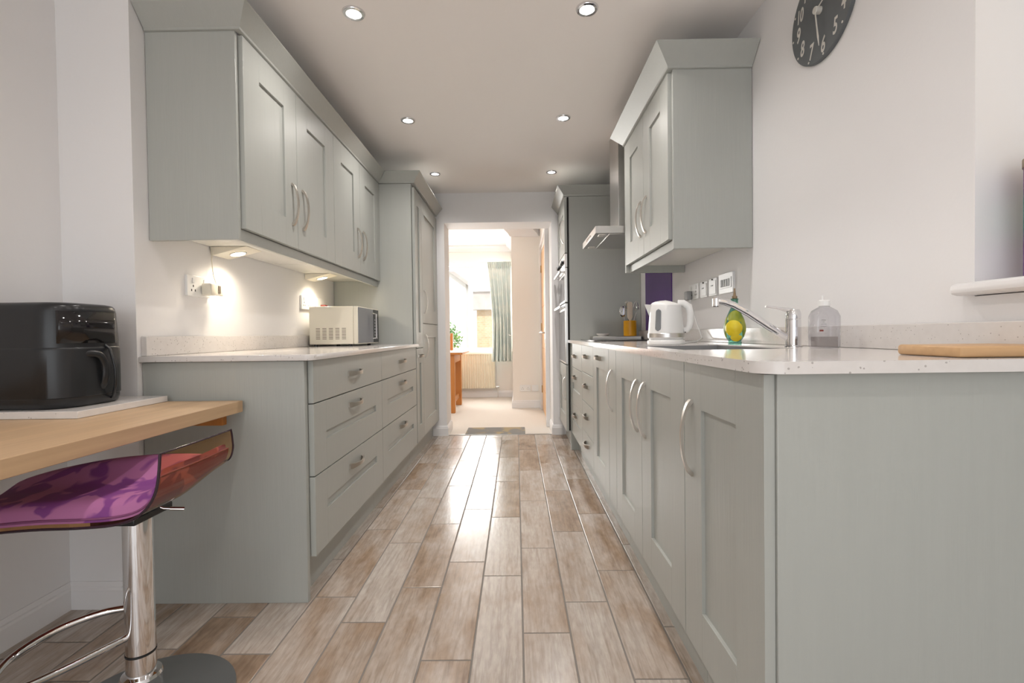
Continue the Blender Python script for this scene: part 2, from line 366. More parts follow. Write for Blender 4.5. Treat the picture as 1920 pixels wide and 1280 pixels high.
# wall with the opening to the dining room
OX0, OX1, OZ = -.67, .343, 2.016; DT = .30
b = MB(); b.box(LW-.4, OX0, DW, DW+DT, 0, CZ); b.box(OX1, RW+.25, DW, DW+DT, 0, CZ); b.box(OX0, OX1, DW, DW+DT, OZ, CZ)
struct(b.build('wall_opening', 'wall'))
def skirting(name, pts, h=.095, t=.015, m='trim'):
    """profile swept along a plan polyline; the room is on the left of the direction of travel"""
    prof = [(0, 0), (t, 0), (t, h*.72), (t*.75, h*.80), (t*.8, h*.86), (t*.3, h), (0, h)]
    s = MB(); P = [Vector(p) for p in pts]; rows = []
    for i, p in enumerate(P):
        d0 = (P[i]-P[i-1]).normalized() if i else None; d1 = (P[i+1]-P[i]).normalized() if i < len(P)-1 else None
        n0 = Vector((-d0.y, d0.x)) if d0 else None; n1 = Vector((-d1.y, d1.x)) if d1 else None
        if n0 and n1: n = (n0+n1).normalized(); n = n/max(.3, n.dot(n0))
        else: n = n0 or n1
        rows.append([(p.x+n.x*u, p.y+n.y*u, v) for u, v in prof])
    V = s.grid(rows, closed_u=True); s.bm.faces.new(V[0]); s.bm.faces.new(V[-1])
    struct(s.build(name, m))
skirting('baseboard_left', [(-1.605, -2.5), (-1.605, 1.672), (LW, 1.672), (LW, 1.689)][::-1])
skirting('baseboard_opening_left', [(OX0, DW+DT), (OX0, DW), (-.80, DW)])
skirting('baseboard_opening_right', [(.43, DW), (OX1, DW), (OX1, DW+DT)])
b = MB(); b.box(OX0, OX1, DW+.004, DW+.03, 0, .006, .002); struct(b.build('trim_2', 'steel'))    # threshold strip

# ------------------------------------------------------------------ dining room
DZ = 2.30; DB = 7.24
b = MB(); b.box(-3.2, 1.3, DW+.02, DB+.2, -.06, -.001); struct(b.build('floor_dining', 'carpet'))
b = MB(); b.box(-3.2, 1.3, DW+DT, DB+.2, DZ, DZ+.1); struct(b.build('ceiling_dining', 'ceil'))
VX0, VX1, VZ0, VZ1 = -1.75, -.14, .70, 2.0
b = MB(); b.box(-3.2, VX0, DB, DB+.28, 0, DZ); b.box(VX1, 1.3, DB, DB+.28, 0, DZ); b.box(VX0, VX1, DB, DB+.28, 0, VZ0); b.box(VX0, VX1, DB, DB+.28, VZ1, DZ)
struct(b.build('wall_dining_back', 'dwall'))
b = MB(); b.box(-.05, .33, 6.15, DB, 0, DZ); struct(b.build('wall_pier', 'dwall'))
b = MB(); b.box(.32, .45, 6.0, 6.16, 0, DZ); b.box(.325, .45, 4.9, 6.0, 1.98, DZ); b.box(.343, .45, DW+DT, 4.9, 0, DZ); struct(b.build('wall_dining_right', 'dwall'))
b = MB(); b.box(-3.3, -3.2, DW, DB+.2, 0, DZ); b.box(-3.2, LW-.4, DW, DW+DT, 0, DZ); struct(b.build('wall_dining_left', 'dwall'))
def coving(name, poly, z):
    s = MB(); rows = []
    for (x, y, nx, ny) in poly: rows.append([(x, y, z-.09), (x+nx*.02, y+ny*.02, z-.085), (x+nx*.045, y+ny*.045, z-.05), (x+nx*.085, y+ny*.085, z-.02), (x+nx*.09, y+ny*.09, z), (x, y, z)])
    V = s.grid(rows, closed_u=True); s.bm.faces.new(V[0]); s.bm.faces.new(V[-1]); struct(s.build(name, 'trim'))
coving('trim_3', [(-3.2, DB, 0, -1), (-.05, DB, -1, -1), (-.05, 6.15, -1, -1), (.32, 6.15, -1, -1)], DZ)
window('window_2', 1, DB+.10, VX0, VX1, VZ0, VZ1, [-.70], [(-.70, VX1, 1.66)], d=.07, fw=.05)
b = MB(); b.box(VX0-.04, VX1+.04, DB-.06, DB+.10, VZ0-.03, VZ0+.002, .008); struct(b.build('trim_4', 'trim'))
skirting('baseboard_dining', [(-3.2, DB), (-.05, DB), (-.05, 6.15), (.315, 6.15)][::-1], h=.10)
# oak door in its frame on the right
d = struct(bpy.data.objects.new('door_1', None)); COL.objects.link(d); WL['door_1'] = (0, 0, 0)
b = MB(); b.box(.325, .362, 4.93, 5.97, .01, 1.965, .003)
struct(b.build('door_panel', 'oakdoor', d))
b = MB()
for z in (.28, .78, 1.28): b.box(.3235, .33, 4.97, 5.93, z, z+.008)
struct(b.build('door_groove', 'pine', d))
b = MB(); b.box(.30, .36, 5.97, 6.02, 0, 2.02, .004); b.box(.30, .36, 4.88, 4.93, 0, 2.02, .004); b.box(.301, .36, 4.885, 6.015, 2.02, 2.06, .004); struct(b.build('door_frame', 'trim', d))
b = MB(); b.box(.317, .326, 5.28, 5.32, .85, 1.02, .003); b.tube([(.32, 5.30, .97), (.275, 5.30, .97), (.27, 5.34, .97), (.27, 5.42, .968)], .009, 8); struct(b.build('door_handle', 'steel', d))
b = MB()
for z in (.22, 1.0, 1.72): b.box(.312, .328, 5.955, 5.985, z, z+.09, .003)
struct(b.build('door_hinge', 'brass', d))

# ---- radiator
t = thing('radiator', 'cream panel radiator under the dining room window', 'radiator', (-.75, DB-.05, .12))
b = MB(); n = 26; x0, x1 = -1.25, -.325
prof = []
for i in range(n*4+1):
    u = i/(n*4); ph = (i % 4)
    prof.append((x0+(x1-x0)*u, DB-.075-(.012 if ph in (1, 2) else 0)))
poly = prof + [(x1, DB-.04), (x0, DB-.04)]
b.prism(poly, 2, .145, .655); b.build('front_panel', 'radiator', t, smooth=60)
b = MB(); b.box(x0-.004, x1+.004, DB-.09, DB-.03, .655, .675, .004); b.build('top_grille', 'radiator', t)
b = MB(); b.tube([(x1, DB-.06, .16), (x1+.03, DB-.06, .16), (x1+.04, DB-.06, .15), (x1+.04, DB-.06, 0)], .008, 8); b.lathe([(.014, 0), (.016, .01), (.016, .05), (.012, .055)], (x1+.005, DB-.06, .16), 12, 'x'); b.build('valve', 'chrome', t)
for x in (x0+.12, x1-.12):
    b = MB(); b.box(x-.02, x+.02, DB-.041, DB-.001, .3, .5); b.build('wall_bracket', 'radiator', t)

# ---- curtain
def make_curtain():
    t = thing('curtain', 'pale teal pencil pleat curtain beside the dining room window', 'curtain', (-.27, DB-.10, 2.03))
    b = MB(); rows = []; N = 150
    zs = [2.035, 2.03, 2.0, 1.97, 1.945, 1.93, 1.90, 1.7, 1.4, 1.1, .8, .58, .55]
    for z in zs:
        k = (2.035-z)/1.5
        amp = .012 if z > 1.94 else .014+.016*min(1, k*1.4); r = []
        wl, wr = -.425+.03*math.sin(k*3)*1.1+.05*min(1, k*1.6), -.075
        for i in range(N+1):
            u = i/N
            fine = math.sin(u*2*math.pi*15); wide = math.sin(u*2*math.pi*5.2+.6*math.sin(k*4))+.35*math.sin(u*2*math.pi*10.1+1)
            y = DB-.155-amp*(fine if z > 1.94 else wide*min(1, .35+k*2))
            r.append((wl+(wr-wl)*u+.004*math.sin(k*9+u*20), y, z))
        rows.append(r)
    b.grid(rows); b.build('drape', 'curtain', t, smooth=80, solid=.003)
    b = MB(); b.box(-.44, -.06, DB-.150, DB-.138, 1.965, 2.0, .002); b.build('pleat_tape', 'curtain', t)
make_curtain()
b = MB(); b.tube([(-1.8, DB-.12, 2.025), (-.08, DB-.12, 2.025)], .011, 10); b.box(-1.7, -1.68, DB-.125, DB, 2.01, 2.04); b.box(-.2, -.18, DB-.125, DB, 2.01, 2.04)
tag(b.build('curtain_rail', 'white_plastic'), 'slim white rail carrying the teal curtain above the dining window', 'curtain rail')
b = MB(); b.tube([(-.055, 6.9, .94), (-.10, 6.9, .94), (-.11, 6.9, .96)], .006, 8)
tag(b.build('curtain_hook', 'white_plastic'), 'tiny white tie-back hook on the wall beside the teal curtain', 'hook')

# ---- dining table and chair
t = thing('dining_table', 'orange pine dining table cut off by the left of the opening', 'table', (-1.3, 6.2, 0))
b = MB(); b.box(-1.75, -.655, 5.74, 6.62, .715, .745, .006); b.build('tabletop', 'pine', t)
b = MB(); b.box(-1.70, -.76, 5.83, 5.855, .61, .714); b.box(-1.70, -.76, 6.50, 6.525, .61, .714); b.box(-.79, -.765, 5.83, 6.52, .61, .714); b.build('apron', 'pine', t)
for (x, y) in ((-.835, 5.78), (-.835, 6.46), (-1.72, 5.78), (-1.72, 6.46)):
    b = MB(); b.box(x, x+.078, y, y+.078, 0, .714, .004); b.build('leg', 'pine', t)
b = MB(); b.box(-.81, -.785, 5.85, 6.47, .10, .16, .003); b.build('stretcher', 'pine', t)
t = thing('dining_chair', 'pine dining chair whose back post shows behind the table', 'chair', (-1.2, 6.85, 0))
for x in (-1.35, -.928):
    b = MB(); b.prism([(6.62, .0), (6.66, 0), (6.665, .45), (6.71, .98), (6.675, .98), (6.625, .45)], 0, x, x+.04, .003); b.build('back_leg', 'pine', t)
    b = MB(); b.box(x, x+.04, 7.02, 7.06, 0, .44, .003); b.build('front_leg', 'pine', t)
b = MB(); b.box(-1.36, -.880, 6.61, 7.07, .44, .47, .006); b.build('seat', 'pine', t)
b = MB()
for z in (.88, .72, .58): b.box(-1.34, -.94, 6.655+(z-.5)*.08, 6.68+(z-.5)*.08, z, z+.07, .003)
b.build('back_slat', 'pine', t)

# ---- sockets low on the pier
def socket(name, label, x0, x1, z0, z1, y, holes=True):
    t = thing(name, label, 'socket', ((x0+x1)/2, y, (z0+z1)/2))
    b = MB(); b.box(x0, x1, y-.009, y+.002, z0, z1, .003); b.build('face_plate', 'white_plastic', t)
    if holes:
        c = (x0+x1)/2
        for q in (c-(x1-x0)*.25, c+(x1-x0)*.25):
            b = MB()
            for (dx, dz) in ((0, .008), (-.011, -.012), (.011, -.012)): b.box(q+dx-.0022, q+dx+.0022, y-.0096, y-.008, (z0+z1)/2+dz-.004, (z0+z1)/2+dz+.004)
            b.build('pin_holes', 'dark', t)
socket('wall_socket', 'white double socket low on the dining room pier', .04, .18, .215, .298, 6.15)
socket('blank_plate', 'single white plate right of the low double socket on the pier', .195, .28, .215, .295, 6.15, False)

# ---- door mat
t = MB(); t.box(-.50, .075, 4.52, 4.84, .0, .009, .003)
tag(t.build('door_mat', 'doormat'), 'grey patterned mat lying in the opening to the dining room', 'mat')

b = MB(); b.box(2.3, 2.5, -3, 3.5, -.2, 3.2); struct(b.build('wall_sky_blocker', 'brick'))  # unseen block added outside the side window to keep sky light out
# ---- garden beyond the dining room window
b = MB(); b.box(-14, 10, DB+.28, 30, -.2, -.12); struct(b.build('ground_garden', 'patio'))
t = thing('brick_house', 'pale brick house wall with a pitched roof seen through the dining room window', 'house', (-.2, 15.5, 0))
b = MB(); b.box(-1.15, 4, 14, 19, -.12, 1.68); b.build('wall', 'brick', t)
b = MB(); b.box(-1.3, 4.2, 13.85, 14.2, 1.68, 2.25); b.hexa([(-1.3, 13.8, 2.2), (4.2, 13.8, 2.2), (4.2, 19.2, 2.2), (-1.3, 19.2, 2.2), (-1.3, 16.4, 4.1), (4.2, 16.4, 4.1), (4.2, 16.6, 4.1), (-1.3, 16.6, 4.1)]); b.build('roof', 'roof', t)
t = thing('rendered_house', 'pale rendered gable house far beyond the garden shrub', 'house', (-5, 22, 0))
b = MB(); b.prism([(-7.5, -.12), (-2.2, -.12), (-2.2, 3.2), (-4.9, 5.2), (-7.5, 3.2)], 1, 21, 27); b.build('wall', 'render', t)
b = MB(); b.hexa([(-4.9, 20.8, 5.2), (-2.0, 20.8, 3.05), (-2.0, 27.2, 3.05), (-4.9, 27.2, 5.2), (-4.9, 20.8, 5.35), (-1.95, 20.8, 3.2), (-1.95, 27.2, 3.2), (-4.9, 27.2, 5.35)])
b.hexa([(-7.8, 20.8, 3.0), (-4.9, 20.8, 5.2), (-4.9, 27.2, 5.2), (-7.8, 27.2, 3.0), (-7.8, 20.8, 3.15), (-4.9, 20.8, 5.35), (-4.9, 27.2, 5.35), (-7.8, 27.2, 3.15)]); b.build('roof', 'roof', t)
t = thing('garden_fence', 'pale timber fence behind the garden shrub', 'fence', (-3, 13, 0))
b = MB()
for i in range(36): b.box(-7+i*.15, -6.86+i*.15, 13.0+.01*(i % 2), 13.03+.01*(i % 2), -.12, .95)
b.build('fence_boards', 'fence', t)
b = MB(); b.box(-7, -1.6, 13.04, 13.09, .2, .28); b.box(-7, -1.6, 13.04, 13.09, .7, .78); b.build('fence_rail', 'fence', t)
def make_shrub():
    t = thing('garden_shrub', 'green leafy shrub in the garden outside the dining room window', 'shrub', (-1.75, 10.8, -.12))
    b = MB(); rr = random.Random(3)
    for i in range(1500):
        a, c, rad = rr.random()*6.283, rr.random()*2-1, (.55+.45*rr.random())
        sx, sy, sz = .62, .5, .42
        q = math.sqrt(1-c*c); p = Vector((-1.85+sx*rad*q*math.cos(a), 10.8+sy*rad*q*math.sin(a), .85+sz*rad*c+.06*math.sin(a*5)))
        u = Vector((rr.uniform(-1, 1), rr.uniform(-1, 1), rr.uniform(-1, 1))).normalized(); v = u.orthogonal().normalized(); s = rr.uniform(.025, .05)
        V = [b.bm.verts.new(p+q2) for q2 in (u*s, v*s*.5+u*.1*s, -u*s, -v*s*.5+u*.1*s)]; b.bm.faces.new(V)
    b.build('foliage', 'skin_green', t, smooth=0)
    b = MB()
    for i in range(7):
        a = i*.9; b.tube([(-1.8+.05*math.cos(a), 10.8+.05*math.sin(a), -.12), (-1.82+.15*math.cos(a), 10.8+.15*math.sin(a), .35), (-1.85+.35*math.cos(a), 10.8+.3*math.sin(a), .85)], [.02, .015, .006], 6)
    b.build('stem', 'fence', t)
make_shrub()
b = MB(); b.lathe([(0, -.12), (.10, -.12), (.13, .12), (.14, .13), (.12, .13), (.10, .1), (0, .1)], (-1.05, 11.4, 0), 20)
tag(b.build('plant_pot', 'terracotta'), 'small terracotta pot on the patio outside the dining room window', 'pot')

# ------------------------------------------------------------------ cabinets
def shaker(b, y0, y1, z0, z1, xf, s, fw=.112, top=.112, bot=.118, slab=False):
    bk = xf - s*.02
    y0 += .0015; y1 -= .0015
    if slab: b.box(bk, xf, y0, y1, z0, z1, .0018); return
    v = .0009
    b.box(bk, xf, y0, y0+fw, z0, z1, v); b.box(bk, xf, y1-fw, y1, z0, z1, v)
    b.box(bk, xf, y0+fw, y1-fw, z0, z0+bot, v); b.box(bk, xf, y0+fw, y1-fw, z1-top, z1, v)
    b.box(bk+s*.002, xf-s*.009, y0+fw-.004, y1-fw+.004, z0+bot-.004, z1-top+.004)
def bow(name, parent, y, z, xf, s, L=.195, vert=True, h=.031):
    b = MB(); rows = []; N = 22
    for i in range(N+1):
        q = -1+2*i/N; a = q*L/2; e = abs(q)
        o = .007+(h-.007)*(1-e**2)**.75 if e < 1 else .006
        inn = o-.0065
        if e > .80: inn = max(0, (o-.0065)*(1-min(1, (e-.80)/.05)))
        wd = .0052+.0036*e**3
        if e > .999: wd *= .8
        pts = [(o, -wd), (o, wd), (inn, wd), (inn, -wd)]
        rows.append([((xf+s*p[0]), y+p[1], z+a) if vert else ((xf+s*p[0]), y+a, z+p[1]*1.5) for p in pts])
    V = b.grid(rows, closed_u=True); b.bm.faces.new(V[0]); b.bm.faces.new(V[-1])
    return b.build(name, 'handle', parent, smooth=40)
def front(t, name, y0, y1, z0, z1, xf, s, hy=None, hz=None, hv=True, hl=.195, **k):
    b = MB(); shaker(b, y0, y1, z0, z1, xf, s, **k); o = b.build(name, 'paint', t)
    if hy is not None: bow('handle', o, hy, hz, xf, s, hl, hv)
    return o
def carcass(t, y0, y1, z0, z1, xf, s, wall, name='carcass', m='paint'):
    b = MB(); b.box(xf-s*.0215, wall+s*.002, y0, y1, z0, z1, .0008); return b.build(name, m, t)
def plinth(t, y0, y1, xf, s, z1=.15):
    b = MB(); b.box(xf-s*.058, xf-s*.074, y0, y1, 0, z1, .001); return b.build('plinth', 'paint', t)

# -- left run: two drawer units
def drawer_unit(y0, y1, fy0, label, panel=False):
    t = thing('drawer_unit', label, 'drawer unit', (-1.0, (y0+y1)/2, 0), 'sage drawer units under the microwave worktop')
    carcass(t, y0, y1, .15, LT0-.0015, LF, 1, LW); plinth(t, y0, y1, LF, 1)
    c = (fy0+y1)/2
    front(t, 'drawer', fy0, y1, .7145, .871, LF, 1, c, .793, False, .165, slab=True)
    front(t, 'drawer', fy0, y1, .4475, .7105, LF, 1, c, .655, False, .165, top=.117, bot=.115)
    front(t, 'drawer', fy0, y1, BT, .4435, LF, 1, c, .383, False, .165, top=.117, bot=.14)
    if panel:
        b = MB(); b.box(LW+.004, LF-.018, 1.69, 1.7085, 0, LT0-.0015, .0015); b.build('end_panel', 'paint', t)
    return t
drawer_unit(1.709, 2.6025, 1.722, 'sage drawer unit of three drawers with the long end panel beside the oak bar', True)
drawer_unit(2.6035, 3.503, 2.6035, 'sage drawer unit of three drawers under the microwave next to the tall cupboards')

# -- left tall cupboards
TZ = 2.052
t = thing('tall_cupboard', 'narrow sage tall pull-out cupboard beside the microwave, with a horizontal lower handle', 'tall cupboard', (-1.0, 3.64, 0))
b = MB(); b.box(LW+.002, LF-.022, 3.505, 3.523, .151, 2.074, .0012); b.build('end_panel', 'paint', t)
b = MB(); b.box(LF-.0225, LW+.002, 3.5235, 3.776, .15, 2.074); b.build('carcass', 'paint', t); plinth(t, 3.5035, 3.776, LF, 1)
front(t, 'door', 3.524, 3.776, .862, TZ, LF, 1, fw=.085); front(t, 'door', 3.524, 3.776, BT, .857, LF, 1, 3.65, .80, False, .13, fw=.085)
t = thing('tall_cupboard', 'wide sage tall cupboard with two upright bow handles next to the dining room opening', 'tall cupboard', (-1.0, 4.13, 0))
b = MB(); b.box(LF-.0225, LW+.002, 3.777, 4.50, .15, 2.074); b.build('carcass', 'paint', t); plinth(t, 3.777, 4.50, LF, 1)
front(t, 'door', 3.777, 4.478, 1.055, TZ, LF, 1, 3.845, 1.225, True, .19); front(t, 'door', 3.777, 4.478, BT, 1.050, LF, 1, 3.86, .87, True, .19)
b = MB(); b.box(LF-.022, LF, 4.481, 4.503, BT, TZ, .001); b.build('filler_strip', 'paint', t)

# -- left wall cabinets
PB, UB = 1.318, 1.362
def wall_cabinet(label, y0, ym, y1, xf, s, wall, zt, hz, panel=None, panel2=None):
    t = thing('wall_cabinet', label, 'wall cabinet', ((xf+wall)/2, (y0+y1)/2, UB))
    carcass(t, y0, y1, UB+.004, zt, xf, s, wall)
    b = MB(); b.box(xf-s*.03, wall+s*.004, y0+.002, y1-.002, UB-.002, UB+.0035); b.build('underside', 'paint_in', t)
    front(t, 'door', y0, ym, UB, zt-.004, xf, s, ym-.052, hz, True, .19); front(t, 'door', ym, y1, UB, zt-.004, xf, s, ym+.052, hz, True, .19)
    for p in (panel, panel2):
        if p: b = MB(); b.box(xf-s*(.016 if p[0] < 2.5 else 0), wall+s*.002, p[0], p[1], PB, zt, .0015); b.build('end_panel', 'paint', t)
    return t
ZL = 2.076
wall_cabinet('sage double wall cabinet with a broad end panel beside the white wall corner', 1.76, 2.185, 2.6295, LU, 1, LW, ZL, 1.552, (1.74, 1.758))
wall_cabinet('sage double wall cabinet over the microwave, touching the tall cupboards', 2.6305, 3.066, 3.503, LU, 1, LW, ZL, 1.548)
b = MB(); b.box(LU-.018, LU-.034, 1.7585, 3.503, PB, UB-.003, .0015)
tag(b.build('light_pelmet', 'paint'), 'sage light pelmet strip under the long row of wall cabinets over the microwave', 'pelmet')
# -- right wall cabinet
ZR = 2.082
t = wall_cabinet('sage double wall cabinet beside the wall clock, over the kettle', 2.078, 2.477, 2.879, RU, -1, RW, ZR, 1.555, (2.058, 2.0765), (2.8805, 2.897))
b = MB(); b.box(RU+.022, RU+.038, 2.077, 2.879, PB, UB-.003, .0015)
b.build('pelmet', 'paint', t)

def cornice(name, label, bot, top, z0, z1, close=True):
    b = MB(); n = len(bot); rows = []
    for i in range(n):
        B, Tp = Vector((*bot[i], 0)), Vector((*top[i], 0)); d = Tp-B
        rows.append([(B.x, B.y, z0), (B.x+d.x*.10, B.y+d.y*.10, z0+.002), (B.x+d.x*.12, B.y+d.y*.12, z0+.010), (B.x+d.x*.97, B.y+d.y*.97, z1-.006), (Tp.x, Tp.y, z1-.004), (Tp.x, Tp.y, z1), (B.x-d.x*.2, B.y-d.y*.2, z1), (B.x-d.x*.2, B.y-d.y*.2, z0)])
    V = b.grid(rows, closed_u=True); b.bm.faces.new(V[0]); b.bm.faces.new(V[-1])
    return tag(b.build(name, 'paint'), label, 'cornice')
cornice('cornice', 'sage cornice along the top of the long wall cabinets over the microwave', [(LW+.004, 1.739), (LU, 1.739), (LU, 3.502)], [(LW+.004, 1.679), (LU+.058, 1.679), (LU+.058, 3.445)], ZL, 2.150)
cornice('cornice', 'sage cornice on top of the tall cupboards next to the dining room opening', [(LU+.001, 3.504), (LF, 3.504), (LF, 4.50)], [(LU+.061, 3.446), (LF+.058, 3.446), (LF+.058, 4.50)], ZL, 2.150)
cornice('cornice', 'sage cornice on the wall cabinet beside the clock', [(RW-.003, 2.057), (RU, 2.057), (RU, 2.898), (RW-.003, 2.898)], [(RW-.003, 1.985), (RU-.072, 1.985), (RU-.072, 2.968), (RW-.003, 2.968)], ZR, 2.165)

# -- right base run
def base(label, y0, y1, fronts, cat='base cabinet', name='base_cabinet', top=RT0-.0015):
    t = thing(name, label, cat, (.75, (y0+y1)/2, 0)); carcass(t, y0, y1, .15, top, RF, -1, RW)
    if top < .8:
        b = MB(); b.box(RF+.0215, RF+.045, y0, y1, top, RT0-.0015); b.build('front_rail', 'paint', t)
    plinth(t, y0, y1, RF, -1)
    for f in fronts: front(t, *f[:5], RF, -1, *f[5:-1], **f[-1])
    return t
t = base('sage base cabinet with one door and the broad end panel nearest the camera', .871, 1.2655, [('door', .857, 1.2655, BT, .880, 1.209, .69, True, .195, {})])
b = MB(); b.box(RF+.0205, RW-.003, .852, .8705, 0, RT0-.0015, .0015); b.build('end_panel', 'paint', t)
base('sage double-door base cabinet under the sink with paired bow handles', 1.2665, 2.1315, [('door', 1.2665, 1.6990, BT, .880, 1.648, .69, True, .195, {}), ('door', 1.6990, 2.1315, BT, .880, 1.752, .69, True, .195, {})], top=.70)
base('slim sage pull-out cabinet with one upright handle below the kettle', 2.1325, 2.300, [('door', 2.1325, 2.300, BT, .880, 2.215, .69, True, .195, {'slab': True})])
base('sage cabinet with one panelled door and a horizontal top handle beside the four drawers', 2.301, 2.766, [('door', 2.301, 2.766, BT, .880, 2.535, .825, False, .15, {})])
zz = [.880, .700, .508, .313, BT]
base('sage stack of four drawers below the hob', 2.767, 3.241, [('drawer', 2.767, 3.241, zz[i+1]+.002, zz[i]-.001, 3.0, (zz[i]+zz[i+1])/2+.02, False, .15, {'slab': True}) for i in range(4)], 'drawer unit', 'drawer_unit')
zz = [.880, .692, .404, BT]
base('sage stack of three drawers next to the oven housing', 3.242, 3.896, [('drawer', 3.242, 3.896, zz[i+1]+.002, zz[i]-.001, 3.57, zz[i]-(.095 if i == 0 else .065), False, .15, {'slab': i == 0, 'top': .117, 'bot': .115}) for i in range(3)], 'drawer unit', 'drawer_unit')

# -- oven housing and double oven
OF = .405
t = thing('oven_housing', 'sage tall cabinet housing the double oven beside the extractor hood', 'tall cabinet', (.7, 4.2, 0))
b = MB(); b.box(OF+.036, RW-.002, 3.898, 3.916, 0, 2.074, .0015); b.build('end_panel', 'paint', t)
b = MB(); b.box(OF+.0215, RW-.002, 3.917, 4.503, .15, .700); b.box(OF+.0215, RW-.002, 3.917, 4.503, 1.615, 2.074); b.box(OF+.40, RW-.002, 3.917, 4.503, .700, 1.615); b.build('carcass', 'paint', t); plinth(t, 3.90, 4.503, OF, -1)
b = MB(); b.box(OF+.023, OF+.0345, 3.899, 3.915, .16, 2.07); b.build('side_gap_shade', 'dark', t)  # black strip put in for the shade of the gap
front(t, 'door', 3.899, 4.50, BT, .697, OF, -1, 3.96, .50, True, .19); front(t, 'door', 3.899, 4.50, 1.618, 2.070, OF, -1, 3.97, 1.80, True, .19)
cornice('cornice', 'sage cornice on top of the oven housing', [(RW-.003, 3.897), (OF, 3.897), (OF, 4.50)], [(RW-.003, 3.838), (OF-.058, 3.838), (OF-.058, 4.50)], 2.076, 2.150)
t = thing('double_oven', 'built-in stainless double oven with bar handles in the tall housing', 'oven', (.5, 4.2, .702))
b = MB(); b.box(OF+.022, OF+.38, 3.925, 4.495, .704, 1.612); b.build('casing', 'dark', t)
b = MB(); b.box(OF, OF+.021, 3.902, 4.498, 1.50, 1.612, .002); o = b.build('control_panel', 'steel', t)
for y in (4.0, 4.08, 4.32, 4.40):
    b = MB(); b.lathe([(.0, -.022), (.015, -.022), (.017, -.004), (.018, 0)], (OF, y, 1.553), 18, 'x'); b.build('knob', 'black', o)
b = MB(); b.box(OF-.0012, OF, 4.14, 4.26, 1.535, 1.575); b.build('display', 'blackglass', o)
for (z0, z1) in ((1.215, 1.495), (.706, 1.205)):
    b = MB(); b.box(OF, OF+.021, 3.902, 4.498, z0, z1, .002); o = b.build('oven_door', 'steel', t)
    b = MB(); b.box(OF-.002, OF+.001, 3.925, 4.475, z0+.015, z1-.055, .001); b.build('oven_window', 'ovenglass', o)
    b = MB(); b.box(OF-.045, OF-.030, 3.93, 4.47, z1-.038, z1-.016, .004); b.box(OF-.032, OF, 3.95, 3.97, z1-.036, z1-.018, .003); b.box(OF-.032, OF, 4.43, 4.45, z1-.036, z1-.018, .003); b.build('bar_handle', 'steel', o)

# ------------------------------------------------------------------ worktops
b = MB(); xf = LF+.022
poly = [(LW+.002, 1.675)] + [(xf-.03+.03*math.cos(R(a)), 1.675+.03+.03*math.sin(R(a))) for a in range(-90, 1, 15)] + [(xf, 3.503), (LW+.002, 3.503)]
t = thing('worktop', 'speckled white quartz worktop under the microwave', 'worktop', (-1.05, 2.6, LT0))
b.prism(poly, 2, LT0, LT1, .0025); b.build('slab', 'quartz', t)
b = MB(); b.box(LW+.001, LW+.021, 1.69, 3.502, LT1+.0005, .966, .0015); tag(b.build('upstand', 'quartz'), 'speckled quartz upstand along the wall behind the microwave', 'upstand')
t = thing('worktop', 'long speckled white quartz worktop around the sink and hob', 'worktop', (.72, 2.3, RT0))
b = MB(); xf = RF-.022; ys = .826
SX0, SX1, SY0, SY1 = .50, .845, 1.42, 2.0
poly = [(xf, SY0), (xf, ys+.05)] + [(xf+.05-.05*math.cos(R(a)), ys+.05-.05*math.sin(R(a))) for a in range(15, 91, 15)] + [(RW-.002, ys), (RW-.002, SY0)]
b.prism(poly, 2, RT0, RT1)
b.box(xf, SX0, SY0, SY1, RT0, RT1); b.box(SX1, RW-.002, SY0, SY1, RT0, RT1); b.box(xf, RW-.002, SY1, 3.896, RT0, RT1)
bmesh.ops.remove_doubles(b.bm, verts=b.bm.verts, dist=1e-5)
b.build('slab', 'quartz', t)
b = MB(); b.box(RW-.021, RW-.001, .84, 3.896, RT1+.0005, .972, .0015); tag(b.build('upstand', 'quartz'), 'long speckled quartz upstand along the wall behind the tap and kettle', 'upstand')

# ------------------------------------------------------------------ sink, tap
t = thing('sink', 'stainless undermounted sink sunk in the quartz worktop before the mixer tap', 'sink', ((SX0+SX1)/2, (SY0+SY1)/2, .72))
b = MB(); e = .0015
x0, x1, y0, y1 = SX0+e, SX1-e, SY0+e, SY1-e
b.box(x0, x0+.006, y0, y1, .72, RT1-.004); b.box(x1-.006, x1, y0, y1, .72, RT1-.004); b.box(x0+.006, x1-.006, y0, y0+.006, .722, RT1-.004); b.box(x0+.006, x1-.006, y1-.006, y1, .722, RT1-.004); b.box(x0, x1, y0, y1, .714, .7205)
b.build('bowl', mat('dull_steel', (.36, .36, .36), .5, 1), t)
b = MB(); b.lathe([(.0, .724), (.03, .724), (.042, .7265), (.045, .722)], ((x0+x1)/2, (y0+y1)/2, 0), 24); b.build('drain', 'chrome', t)

TX, TY = .905, 1.56
t = thing('mixer_tap', 'chrome mixer tap with a long swivel spout beside the sink', 'tap', (TX, TY, RT1))
b = MB(); z = RT1; b.lathe([(.0, z), (.026, z), (.026, z+.004), (.0225, z+.006), (.0225, z+.088), (.0215, z+.0895), (.0215, z+.0905), (.0225, z+.092), (.0225, z+.108), (.018, z+.122), (.0, z+.126)], (TX, TY, 0), 36); b.build('body', 'chrome', t)
b = MB(); pts = [(TX-.012, TY+.005, z+.028), (TX-.07, TY+.012, z+.066), (TX-.14, TY+.018, z+.115), (TX-.185, TY+.022, z+.141), (TX-.215, TY+.024, z+.152), (TX-.240, TY+.026, z+.156)]
b.tube(pts, [.012, .0118, .0112, .0108, .0105, .0105], 16); b.build('spout', 'chrome', t)
b = MB(); b.lathe([(.0, z+.135), (.0095, z+.135), (.0115, z+.138), (.0115, z+.163), (.009, z+.168), (.0, z+.169)], (TX-.240, TY+.026, 0), 20); b.build('aerator', 'chrome', t)
